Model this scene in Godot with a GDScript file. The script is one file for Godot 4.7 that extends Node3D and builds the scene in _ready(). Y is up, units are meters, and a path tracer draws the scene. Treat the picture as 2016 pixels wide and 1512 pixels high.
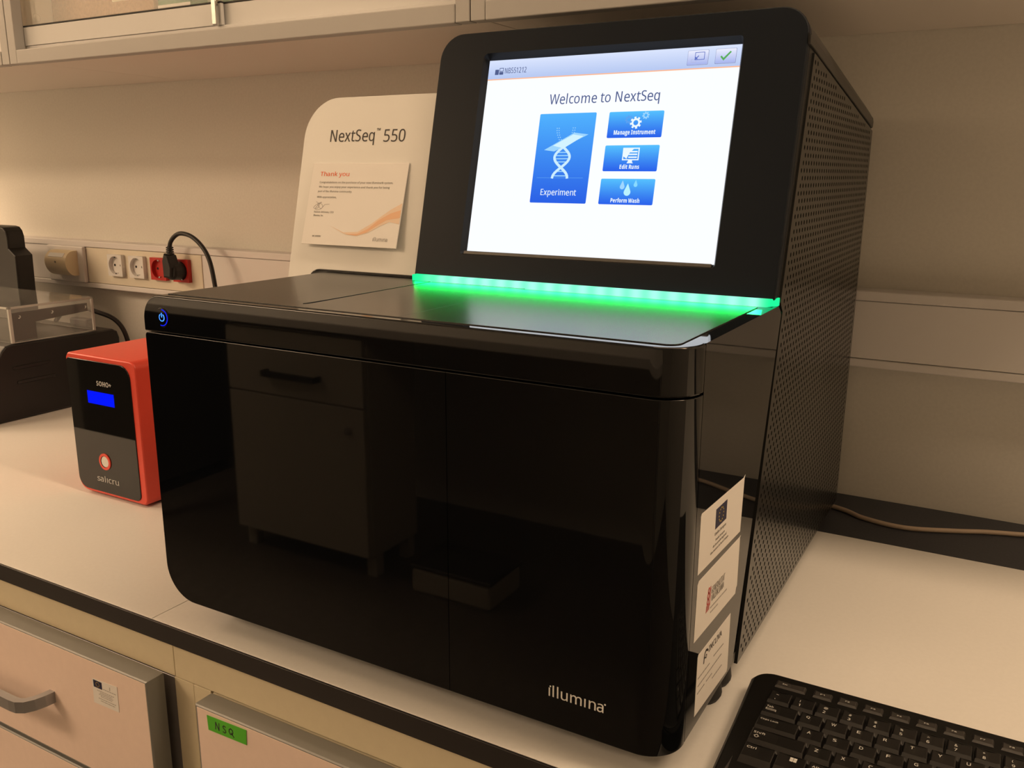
extends Node3D
# Bench coordinates: x along the bench, z out of the wall towards the room, heights measured from the bench top.
# B lifts them so that the floor is y = 0.

const B := 0.90
const H := 0.2665            # half the width of the sequencer's front
const TOP := 0.3297          # height of the lid's top above the bench
const SEAM := 0.2943         # gap between lid and doors
const BACK := 0.645
const TILT := 0.2417         # how far the display leans back
const ZS := 0.2237           # where the display's face meets the lid
const WALL := -0.722
const CZ := -0.369           # front of the wall cabinets
const CY := 0.609            # their underside

var M := {}
var face := Transform3D()    # the display's plane: x right, y up the slope, z out of it
var side := Transform3D()    # the sequencer's right side: x towards the back, y up
var used := {}
var sans: SystemFont
var bold: SystemFont
var rng := RandomNumberGenerator.new()


func _ready() -> void:
	rng.seed = 7
	# ---------- camera ----------
	var cam := Camera3D.new()
	cam.name = "camera"
	cam.position = Vector3(0.445, B + 0.4411, 0.5457)
	cam.basis = Basis(Vector3.UP, 0.5194) * Basis(Vector3.RIGHT, -0.2337) * Basis(Vector3.BACK, 0.004)
	cam.fov = rad_to_deg(2.0 * atan(756.0 / 1745.6))
	cam.near = 0.02
	cam.far = 40.0
	add_child(cam)
	cam.current = true
	# ---------- environment and exposure: a closed room, lit by its ceiling lamps ----------
	var env := Environment.new()
	env.background_mode = Environment.BG_COLOR
	env.background_color = Color(0.02, 0.02, 0.02)
	env.tonemap_mode = Environment.TONE_MAPPER_LINEAR
	env.tonemap_exposure = 1.0
	env.sdfgi_enabled = true
	env.ssao_enabled = true
	env.ssil_enabled = true
	var we := WorldEnvironment.new()
	we.name = "environment"
	we.environment = env
	add_child(we)
	# ---------- lamps: [x, z, width along x, depth along z, energy] ----------
	make_materials()
	for l in LAMPS:
		ceiling_light(l[0], l[1], l[2], l[3], l[4], l[5])
	# ---------- the room ----------
	face = Transform3D(Basis(Vector3(1, 0, 0), Vector3(0, cos(TILT), -sin(TILT)), Vector3(0, sin(TILT), cos(TILT))), Vector3(0, TOP + 0.0063, -ZS))
	side = Transform3D(Basis(Vector3(0, 0, -1), Vector3(0, 1, 0), Vector3(1, 0, 0)), Vector3(H, 0, 0))
	room()
	bench()
	wall_cabinets()
	trunking()
	# ---------- the instruments ----------
	sequencer()
	thank_you_card()
	power_supply()
	imaging_instrument()
	keyboard()
	opposite_side()


const LAMPS := [
	[0.45, -0.11, 1.2, 0.14, 0.80, "slim ceiling lamp directly above the worktop and sequencer"],
	[1.40, -0.11, 0.6, 0.2, 1.5, "short slim ceiling lamp above the right end of the worktop"],
	[-2.6, 1.85, 1.2, 0.6, 6.7, "wide panel ceiling lamp over the aisle at the far left"],
	[-3.0, 0.2, 0.6, 1.2, 3.8, "long panel ceiling lamp nearest the left wall"],
]


# ======================================================== helpers
func mat(color: Color, rough := 0.6, metal := 0.0, spec := 0.5) -> StandardMaterial3D:
	# color: linear, as measured from a surface
	var m := StandardMaterial3D.new()
	m.albedo_color = color.linear_to_srgb()
	m.roughness = rough
	m.metallic = metal
	m.metallic_specular = spec
	return m


func grainy(m: StandardMaterial3D, low: float, freq: float, scale: float, bump := 0.0) -> StandardMaterial3D:
	# a fine tone variation, and relief if bump > 0
	var n := FastNoiseLite.new()
	n.seed = 11
	n.frequency = freq
	n.fractal_octaves = 4
	var g := Gradient.new()
	g.set_color(0, Color(low, low, low))
	g.set_color(1, Color(1, 1, 1))
	var t := NoiseTexture2D.new()
	t.width = 512
	t.height = 512
	t.seamless = true
	t.noise = n
	t.color_ramp = g
	m.albedo_texture = t
	m.uv1_triplanar = true
	m.uv1_world_triplanar = true
	m.uv1_scale = Vector3.ONE * scale
	if bump > 0.0:
		var tn := NoiseTexture2D.new()
		tn.width = 512
		tn.height = 512
		tn.seamless = true
		tn.as_normal_map = true
		tn.bump_strength = 2.0
		tn.noise = n
		m.normal_enabled = true
		m.normal_texture = tn
		m.normal_scale = bump
	return m


func glow(color: Color, energy := 1.0) -> StandardMaterial3D:
	var m := StandardMaterial3D.new()
	m.albedo_color = Color(0, 0, 0)
	m.roughness = 0.5
	m.metallic_specular = 0.0
	m.emission_enabled = true
	m.emission = color.linear_to_srgb()
	m.emission_energy_multiplier = energy
	return m


func glow_ramp(top: Color, bottom: Color, energy := 1.0) -> StandardMaterial3D:
	var g := Gradient.new()
	g.set_color(0, top)
	g.set_color(1, bottom)
	var t := GradientTexture2D.new()
	t.gradient = g
	t.width = 8
	t.height = 128
	t.fill_from = Vector2(0, 0)
	t.fill_to = Vector2(0, 1)
	var m := glow(Color.WHITE, energy)
	m.emission = Color.BLACK
	m.emission_operator = BaseMaterial3D.EMISSION_OP_ADD
	m.emission_texture = t
	m.texture_repeat = false
	return m


func make_materials() -> void:
	sans = SystemFont.new()
	sans.font_names = PackedStringArray(["Droid Sans"])
	bold = SystemFont.new()
	bold.font_names = PackedStringArray(["Droid Sans"])
	bold.font_weight = 700
	M.wall = grainy(mat(Color(0.74, 0.72, 0.67), 0.85), 0.97, 0.05, 6.0)
	M.ceiling = mat(Color(0.75, 0.74, 0.7), 0.9)
	M.floor = grainy(mat(Color(0.16, 0.14, 0.125), 0.35), 0.8, 0.05, 1.0)
	M.laminate = grainy(mat(Color(0.81, 0.80, 0.775), 0.42), 0.985, 0.05, 6.0)
	M.laminate_edge = mat(Color(0.018, 0.016, 0.016), 0.45)
	M.dark_strip = grainy(mat(Color(0.046, 0.048, 0.058), 0.6), 0.8, 0.08, 6.0)
	M.cream = grainy(mat(Color(0.74, 0.66, 0.48), 0.6), 0.985, 0.03, 4.0)
	M.drawer = grainy(mat(Color(0.92, 0.74, 0.66), 0.5), 0.985, 0.03, 4.0)
	M.grey_edge = mat(Color(0.23, 0.23, 0.22), 0.4)
	M.metal = mat(Color(0.35, 0.35, 0.36), 0.35, 0.6)
	M.chrome = mat(Color(0.6, 0.6, 0.6), 0.2, 1.0)
	M.cabinet = mat(Color(0.44, 0.43, 0.42), 0.5)
	M.cabinet_base = mat(Color(0.80, 0.74, 0.68), 0.6)
	M.cab_panel = mat(Color(0.66, 0.66, 0.66), 0.35)
	M.rubber = mat(Color(0.02, 0.02, 0.02), 0.7)
	M.trunk = mat(Color(0.74, 0.72, 0.72), 0.5)
	M.ivory = mat(Color(0.76, 0.70, 0.58), 0.5)
	M.old_ivory = mat(Color(0.80, 0.68, 0.47), 0.45)
	M.socket_white = mat(Color(0.78, 0.77, 0.76), 0.35)
	M.socket_red = mat(Color(0.50, 0.03, 0.025), 0.35)
	M.hole = mat(Color(0.01, 0.01, 0.01), 0.9)
	M.gloss = mat(Color(0.0030, 0.0036, 0.0045), 0.025, 0.0, 0.46)
	M.satin_black = grainy(mat(Color(0.012, 0.012, 0.012), 0.27, 0.0, 0.75), 0.9, 0.2, 20.0)
	M.ledge = mat(Color(0.085, 0.083, 0.08), 0.35)
	M.recess = mat(Color(0.012, 0.012, 0.012), 0.42, 0.0, 0.3)
	M.bezel = grainy(mat(Color(0.0075, 0.0115, 0.018), 0.45, 0.0, 0.27), 0.9, 0.2, 20.0)
	M.perforated = mat(Color(0.017, 0.017, 0.016), 0.22, 0.0, 0.48)
	M.housing = mat(Color(0.02, 0.02, 0.02), 0.3)
	M.matte_black = mat(Color(0.008, 0.008, 0.008), 0.7)
	M.white_plastic = mat(Color(0.74, 0.735, 0.71), 0.45)
	M.paper = mat(Color(0.84, 0.82, 0.80), 0.7)
	M.print_dark = mat(Color(0.05, 0.045, 0.045), 0.7)
	M.print_grey = mat(Color(0.24, 0.23, 0.23), 0.7)
	M.print_card = mat(Color(0.33, 0.32, 0.31), 0.7)
	M.print_faint = mat(Color(0.45, 0.43, 0.42), 0.7)
	M.print_orange = mat(Color(0.80, 0.13, 0.02), 0.7)
	M.swoosh_light = mat(Color(0.84, 0.66, 0.52), 0.7)
	M.swoosh = mat(Color(0.84, 0.52, 0.33), 0.7)
	M.logo_white = mat(Color(0.85, 0.85, 0.83), 0.5)
	M.eu_blue = mat(Color(0.012, 0.014, 0.06), 0.6)
	M.eu_gold = mat(Color(0.75, 0.55, 0.06), 0.6)
	M.print_red = mat(Color(0.55, 0.08, 0.08), 0.7)
	M.green_tape = mat(Color(0.10, 0.52, 0.03), 0.5)
	M.red_shell = mat(Color(0.73, 0.070, 0.042), 0.38)
	M.gloss_panel = mat(Color(0.006, 0.006, 0.006), 0.03)
	M.ups_letters = mat(Color(0.5, 0.5, 0.5), 0.5)
	M.device_black = grainy(mat(Color(0.009, 0.008, 0.009), 0.42), 0.7, 0.15, 12.0)
	M.device_grey = mat(Color(0.035, 0.03, 0.032), 0.5)
	M.acrylic = StandardMaterial3D.new()
	M.acrylic.albedo_color = Color(0.9, 0.9, 0.88, 0.03)
	M.acrylic.transparency = BaseMaterial3D.TRANSPARENCY_ALPHA
	M.acrylic.roughness = 0.06
	M.acrylic_edge = mat(Color(0.45, 0.45, 0.43), 0.25)
	M.glass = StandardMaterial3D.new()
	M.glass.albedo_color = Color(0.9, 0.95, 0.92, 0.06)
	M.glass.transparency = BaseMaterial3D.TRANSPARENCY_ALPHA
	M.glass.roughness = 0.02
	M.key = mat(Color(0.0075, 0.007, 0.007), 0.28, 0.0, 0.55)
	M.key_side = mat(Color(0.028, 0.025, 0.023), 0.45)
	M.kb_body = mat(Color(0.004, 0.004, 0.004), 0.35, 0.0, 0.35)
	M.kb_trim = mat(Color(0.03, 0.028, 0.028), 0.5)
	M.legend = mat(Color(0.60, 0.60, 0.58), 0.6)
	M.cable_black = mat(Color(0.012, 0.012, 0.012), 0.5)
	M.cable_beige = mat(Color(0.42, 0.33, 0.25), 0.6)
	M.cardboard = grainy(mat(Color(0.46, 0.25, 0.13), 0.8), 0.85, 0.06, 5.0)
	M.green_card = mat(Color(0.03, 0.20, 0.09), 0.6)
	M.beige_metal = mat(Color(0.42, 0.39, 0.34), 0.5)


func numbered(called: String) -> String:
	used[called] = used.get(called, 0) + 1
	return called if used[called] == 1 else "%s_%03d" % [called, used[called] - 1]


func tag(o: Node3D, label: String, category := "", group := "", kind := "") -> Node3D:
	if label: o.set_meta("label", label)
	if category: o.set_meta("category", category)
	if group: o.set_meta("group", group)
	if kind: o.set_meta("kind", kind)
	return o


func thing(called: String, label: String, category: String, at: Vector3, group := "", kind := "") -> Node3D:
	var o := Node3D.new()
	o.name = numbered(called)
	o.position = at
	add_child(o)
	return tag(o, label, category, group, kind)


func start() -> SurfaceTool:
	var st := SurfaceTool.new()
	st.begin(Mesh.PRIMITIVE_TRIANGLES)
	return st


func put(called: String, st: SurfaceTool, m: Material, parent: Node, label := "") -> MeshInstance3D:
	var o := MeshInstance3D.new()
	o.name = called
	st.set_material(m)
	o.mesh = st.commit()
	parent.add_child(o, true)
	if label: o.set_meta("label", label)
	return o


func v3(st: SurfaceTool, p: Vector3, n: Vector3, uv := Vector2.ZERO) -> void:
	st.set_normal(n)
	st.set_uv(uv)
	st.add_vertex(p)


func tri(st: SurfaceTool, a: Vector3, b: Vector3, c: Vector3, na: Vector3, nb: Vector3, nc: Vector3, ua := Vector2.ZERO, ub := Vector2.ZERO, uc := Vector2.ZERO) -> void:
	# front faces run clockwise
	if (b - a).cross(c - a).dot(na + nb + nc) > 0.0:
		v3(st, a, na, ua); v3(st, c, nc, uc); v3(st, b, nb, ub)
	else:
		v3(st, a, na, ua); v3(st, b, nb, ub); v3(st, c, nc, uc)


func quad(st: SurfaceTool, a: Vector3, b: Vector3, c: Vector3, d: Vector3, na: Vector3, nb: Vector3, nc: Vector3, nd: Vector3) -> void:
	tri(st, a, b, c, na, nb, nc)
	tri(st, a, c, d, na, nc, nd)


func flat(st: SurfaceTool, a: Vector3, b: Vector3, c: Vector3, d: Vector3, n: Vector3) -> void:
	quad(st, a, b, c, d, n, n, n, n)


func rbox(st: SurfaceTool, lo: Vector3, hi: Vector3, r: float, k := 1, xf := Transform3D()) -> void:
	# a box with rounded edges
	var c := (lo + hi) / 2.0
	var h := (hi - lo) / 2.0
	r = minf(r, minf(h.x, minf(h.y, h.z)) * 0.98)
	for ax in 3:
		var u := (ax + 1) % 3
		var v := (ax + 2) % 3
		var lu := []
		var lv := []
		for i in k + 1:
			lu.append(-h[u] + r * i / k)
			lv.append(-h[v] + r * i / k)
		for i in k + 1:
			lu.append(h[u] - r + r * i / k)
			lv.append(h[v] - r + r * i / k)
		for sgn in [-1.0, 1.0]:
			var P := []
			var N := []
			for i in lu.size():
				for j in lv.size():
					var p := Vector3.ZERO
					p[ax] = h[ax] * sgn
					p[u] = lu[i]
					p[v] = lv[j]
					var q := Vector3(clampf(p.x, -h.x + r, h.x - r), clampf(p.y, -h.y + r, h.y - r), clampf(p.z, -h.z + r, h.z - r))
					var d := (p - q).normalized()
					P.append(xf * (c + q + d * r))
					N.append(xf.basis * d)
			var w := lv.size()
			for i in lu.size() - 1:
				for j in w - 1:
					var a := i * w + j
					quad(st, P[a], P[a + w], P[a + w + 1], P[a + 1], N[a], N[a + w], N[a + w + 1], N[a + 1])


func rr(x0: float, y0: float, x1: float, y1: float, bl := 0.0, br := 0.0, tr := 0.0, tl := 0.0, n := 6) -> PackedVector2Array:
	# a rectangle with rounded corners, counter-clockwise from the lower left
	var out := PackedVector2Array()
	var cs := [[x0, y0, bl, 1, 1, PI], [x1, y0, br, -1, 1, PI * 1.5], [x1, y1, tr, -1, -1, 0.0], [x0, y1, tl, 1, -1, PI * 0.5]]
	for c in cs:
		var r: float = maxf(c[2], 0.00002)
		var o := Vector2(c[0] + r * c[3], c[1] + r * c[4])
		for i in n + 1:
			out.append(o + Vector2.from_angle(c[5] + PI * 0.5 * i / n) * r)
	return out


func circle(o: Vector2, r: float, n := 20, squash := 1.0) -> PackedVector2Array:
	var out := PackedVector2Array()
	for i in n:
		out.append(o + Vector2(cos(TAU * i / n) * r * squash, sin(TAU * i / n) * r))
	return out


func outward(p: PackedVector2Array) -> PackedVector2Array:
	# the outward normal at each corner of a counter-clockwise outline
	var out := PackedVector2Array()
	for i in p.size():
		var a := p[(i + p.size() - 1) % p.size()]
		var b := p[i]
		var c := p[(i + 1) % p.size()]
		var e := (b - a).normalized() + (c - b).normalized()
		if e.length() < 1e-5: e = c - a
		e = e.normalized()
		out.append(Vector2(e.y, -e.x))
	return out


func clean(p: PackedVector2Array) -> PackedVector2Array:
	# the outline without points that coincide
	var out := PackedVector2Array()
	for i in p.size():
		if p[i].distance_to(p[(i + 1) % p.size()]) > 0.00006: out.append(p[i])
	return out


func ccw(p: PackedVector2Array) -> PackedVector2Array:
	if Geometry2D.is_polygon_clockwise(p):
		p.reverse()
	return p


func cap(st: SurfaceTool, p: PackedVector2Array, xf: Transform3D, z: float, n: Vector3) -> void:
	var lo := p[0]
	var hi := p[0]
	for q in p:
		lo = lo.min(q)
		hi = hi.max(q)
	var s := hi - lo
	var t := Geometry2D.triangulate_polygon(p)
	for i in range(0, t.size(), 3):
		var w := []
		var uv := []
		for j in 3:
			var q := p[t[i + j]]
			w.append(xf * Vector3(q.x, q.y, z))
			uv.append(Vector2((q.x - lo.x) / s.x, 1.0 - (q.y - lo.y) / s.y))
		tri(st, w[0], w[1], w[2], n, n, n, uv[0], uv[1], uv[2])


func prism(st: SurfaceTool, poly: PackedVector2Array, xf: Transform3D, depth: float, bevel := 0.0, back := true) -> void:
	# an outline in xf's x-y plane with its face at z = 0, thickness to z = -depth
	poly = ccw(clean(poly))
	var nrm := outward(poly)
	var n := poly.size()
	var fn := xf.basis.z.normalized()
	var inner := poly.duplicate()
	if bevel > 0.0:
		for i in n:
			var e0 := (poly[i] - poly[(i + n - 1) % n]).normalized()
			inner[i] = poly[i] - nrm[i] * bevel / maxf(0.5, absf(nrm[i].dot(Vector2(e0.y, -e0.x))))
	cap(st, inner, xf, 0.0, fn)
	if back: cap(st, poly, xf, -depth, -fn)
	for i in n:
		var j := (i + 1) % n
		var e := (poly[j] - poly[i])
		if e.length() < 1e-6: continue
		e = e.normalized()
		var en := Vector2(e.y, -e.x)
		var a2 := nrm[i] if nrm[i].dot(en) > 0.98 else en
		var b2 := nrm[j] if nrm[j].dot(en) > 0.98 else en
		var na := (xf.basis * Vector3(a2.x, a2.y, 0)).normalized()
		var nb := (xf.basis * Vector3(b2.x, b2.y, 0)).normalized()
		var p0 := xf * Vector3(poly[i].x, poly[i].y, -bevel)
		var p1 := xf * Vector3(poly[j].x, poly[j].y, -bevel)
		quad(st, p0, p1, xf * Vector3(poly[j].x, poly[j].y, -depth), xf * Vector3(poly[i].x, poly[i].y, -depth), na, nb, nb, na)
		if bevel > 0.0:
			quad(st, p0, p1, xf * Vector3(inner[j].x, inner[j].y, 0), xf * Vector3(inner[i].x, inner[i].y, 0), na, nb, (fn * 2.0 + nb).normalized(), (fn * 2.0 + na).normalized())


func band(st: SurfaceTool, a: Array, b: Array, na: Array, nb: Array, closed := true) -> void:
	# joins two rows of points
	for i in a.size() - (0 if closed else 1):
		var j: int = (i + 1) % a.size()
		quad(st, a[i], a[j], b[j], b[i], na[i], na[j], nb[j], nb[i])


func lift(p: PackedVector2Array, xf: Transform3D, z: float) -> Array:
	var out := []
	for q in p: out.append(xf * Vector3(q.x, q.y, z))
	return out


func same(n: Vector3, count: int) -> Array:
	var out := []
	for i in count: out.append(n)
	return out


func tube(st: SurfaceTool, pts: Array, r: float, n := 10) -> void:
	var c := Curve3D.new()
	for i in pts.size():
		var t: Vector3 = (pts[mini(i + 1, pts.size() - 1)] - pts[maxi(i - 1, 0)]) / 6.0
		c.add_point(pts[i], -t, t)
	c.bake_interval = maxf(r * 1.5, 0.004)
	var b := c.get_baked_points()
	var rows := []
	var nrs := []
	var up := Vector3(0.31, 0.9, 0.27).normalized()
	for i in b.size():
		var d := (b[mini(i + 1, b.size() - 1)] - b[maxi(i - 1, 0)]).normalized()
		var x := up.cross(d).normalized()
		up = d.cross(x).normalized()
		var row := []
		var nr := []
		for k in n:
			var e := x * cos(TAU * k / n) + up * sin(TAU * k / n)
			row.append(b[i] + e * r)
			nr.append(e)
		rows.append(row)
		nrs.append(nr)
	for i in rows.size() - 1: band(st, rows[i], rows[i + 1], nrs[i], nrs[i + 1])
	for e in [0, rows.size() - 1]:
		var d2: Vector3 = (b[1] - b[0]).normalized() * (-1.0 if e == 0 else 1.0)
		for k in n: tri(st, b[e], rows[e][k], rows[e][(k + 1) % n], d2, d2, d2)


func lathe(st: SurfaceTool, prof: Array, xf: Transform3D, n := 24) -> void:
	# prof: Vector2(radius, height along xf's z)
	for i in prof.size() - 1:
		var a: Vector2 = prof[i]
		var b: Vector2 = prof[i + 1]
		var e := (b - a).normalized()
		for k in n:
			var c0 := Vector2.from_angle(TAU * k / n)
			var c1 := Vector2.from_angle(TAU * (k + 1) / n)
			var n0 := xf.basis * Vector3(c0.x * e.y, c0.y * e.y, -e.x)
			var n1 := xf.basis * Vector3(c1.x * e.y, c1.y * e.y, -e.x)
			quad(st, xf * Vector3(c0.x * a.x, c0.y * a.x, a.y), xf * Vector3(c1.x * a.x, c1.y * a.x, a.y), xf * Vector3(c1.x * b.x, c1.y * b.x, b.y), xf * Vector3(c0.x * b.x, c0.y * b.x, b.y), n0, n1, n1, n0)


func text(called: String, words: String, m: Material, parent: Node, xf: Transform3D, x0: float, y0: float, width: float, height := 0.0, font: Font = null, depth := 0.00015) -> MeshInstance3D:
	# words whose left end is x0 and whose box bottom is y0 in xf's plane, fitted to width (and height)
	var t := TextMesh.new()
	t.text = words
	t.font = font if font else sans
	t.font_size = 32
	t.pixel_size = 0.01
	t.depth = 0.01
	t.curve_step = 1.0
	t.material = m
	var bb := t.get_aabb()
	var sx := width / bb.size.x
	var sy := (height / bb.size.y) if height > 0.0 else sx
	var o := MeshInstance3D.new()
	o.name = called
	o.mesh = t
	o.transform = xf * Transform3D(Basis.from_scale(Vector3(sx, sy, depth / 0.01)), Vector3(x0 - bb.position.x * sx, y0 - bb.position.y * sy, depth * 0.5))
	parent.add_child(o, true)
	return o


func up_from(xf: Transform3D, z: float) -> Transform3D:
	return xf * Transform3D(Basis(), Vector3(0, 0, z))


func ring(st: SurfaceTool, o: Vector2, r0: float, r1: float, xf: Transform3D, z: float, a0 := 0.0, a1 := TAU, n := 24) -> void:
	var fn := xf.basis.z.normalized()
	for i in n:
		var c0 := Vector2.from_angle(lerpf(a0, a1, float(i) / n))
		var c1 := Vector2.from_angle(lerpf(a0, a1, float(i + 1) / n))
		var p := []
		for q in [o + c0 * r0, o + c0 * r1, o + c1 * r1, o + c1 * r0]: p.append(xf * Vector3(q.x, q.y, z))
		flat(st, p[0], p[1], p[2], p[3], fn)
		var b0 := xf.basis.z.normalized() * z
		var n0 := (xf.basis * Vector3(c0.x, c0.y, 0)).normalized()
		var n1 := (xf.basis * Vector3(c1.x, c1.y, 0)).normalized()
		quad(st, p[1], p[2], p[2] - b0, p[1] - b0, n0, n1, n1, n0)


func stroke(st: SurfaceTool, pts: PackedVector2Array, w: float, xf: Transform3D, z := 0.00012) -> void:
	# a flat drawn line, as a chain of thin bars
	for i in pts.size() - 1:
		var d := (pts[i + 1] - pts[i]).normalized()
		var e := Vector2(-d.y, d.x) * w * 0.5
		var a := pts[i] - d * w * 0.3
		var b := pts[i + 1] + d * w * 0.3
		prism(st, PackedVector2Array([a - e, b - e, b + e, a + e]), up_from(xf, z), z, 0.0, false)


# ======================================================== the room
func slab(called: String, lo: Vector3, hi: Vector3, m: Material, r := 0.0) -> MeshInstance3D:
	var st := start()
	rbox(st, lo, hi, maxf(r, 0.0005))
	var o := put(called, st, m, self)
	o.set_meta("kind", "structure")
	return o


func room() -> void:
	var x0 := -3.6
	var x1 := 2.2
	var z1 := 2.35
	var t := 0.12
	slab("floor", Vector3(x0 - t, -0.12, WALL - t), Vector3(x1 + t, 0, z1 + t), M.floor)
	slab("ceiling", Vector3(x0 - t, 2.62, WALL - t), Vector3(x1 + t, 2.74, z1 + t), M.ceiling)
	slab("wall_back", Vector3(x0, 0, WALL - t), Vector3(x1, 2.62, WALL), M.wall)
	slab("wall_front", Vector3(x0, 0, z1), Vector3(x1, 2.62, z1 + t), M.wall)
	slab("wall_left", Vector3(x0 - t, 0, WALL - t), Vector3(x0, 2.62, z1 + t), M.wall)
	slab("wall_right", Vector3(x1, 0, WALL - t), Vector3(x1 + t, 2.62, z1 + t), M.wall)


func ceiling_light(x: float, z: float, w: float, d: float, energy: float, label: String) -> void:
	var warm := Color(1.0, 0.695, 0.432)
	var o := thing("ceiling_light", label, "light", Vector3(x, 2.62, z), "warm ceiling lamps of the room")
	var st := start()
	prism(st, rr(-w / 2 - 0.02, -d / 2 - 0.02, w / 2 + 0.02, d / 2 + 0.02, 0.004, 0.004, 0.004, 0.004, 2), Transform3D(Basis(Vector3(1, 0, 0), Vector3(0, 0, 1), Vector3(0, -1, 0)), Vector3(0, -0.03, 0)), 0.029, 0.003)
	put("frame", st, M.white_plastic, o)
	st = start()
	prism(st, rr(-w / 2, -d / 2, w / 2, d / 2, 0.002, 0.002, 0.002, 0.002, 2), Transform3D(Basis(Vector3(1, 0, 0), Vector3(0, 0, 1), Vector3(0, -1, 0)), Vector3(0, -0.034, 0)), 0.0038)
	put("lamp_diffuser", st, glow(warm, 1.5), o)
	var l := AreaLight3D.new()
	l.name = "lamp_light"
	l.area_size = Vector2(w, d)
	l.area_normalize_energy = true
	l.light_color = warm.linear_to_srgb()
	l.light_energy = energy
	l.set("area_range", 9.0)
	l.shadow_enabled = true
	l.position = Vector3(0, -0.037, 0)
	l.rotation_degrees = Vector3(-90, 0, 0)
	o.add_child(l, true)


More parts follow.
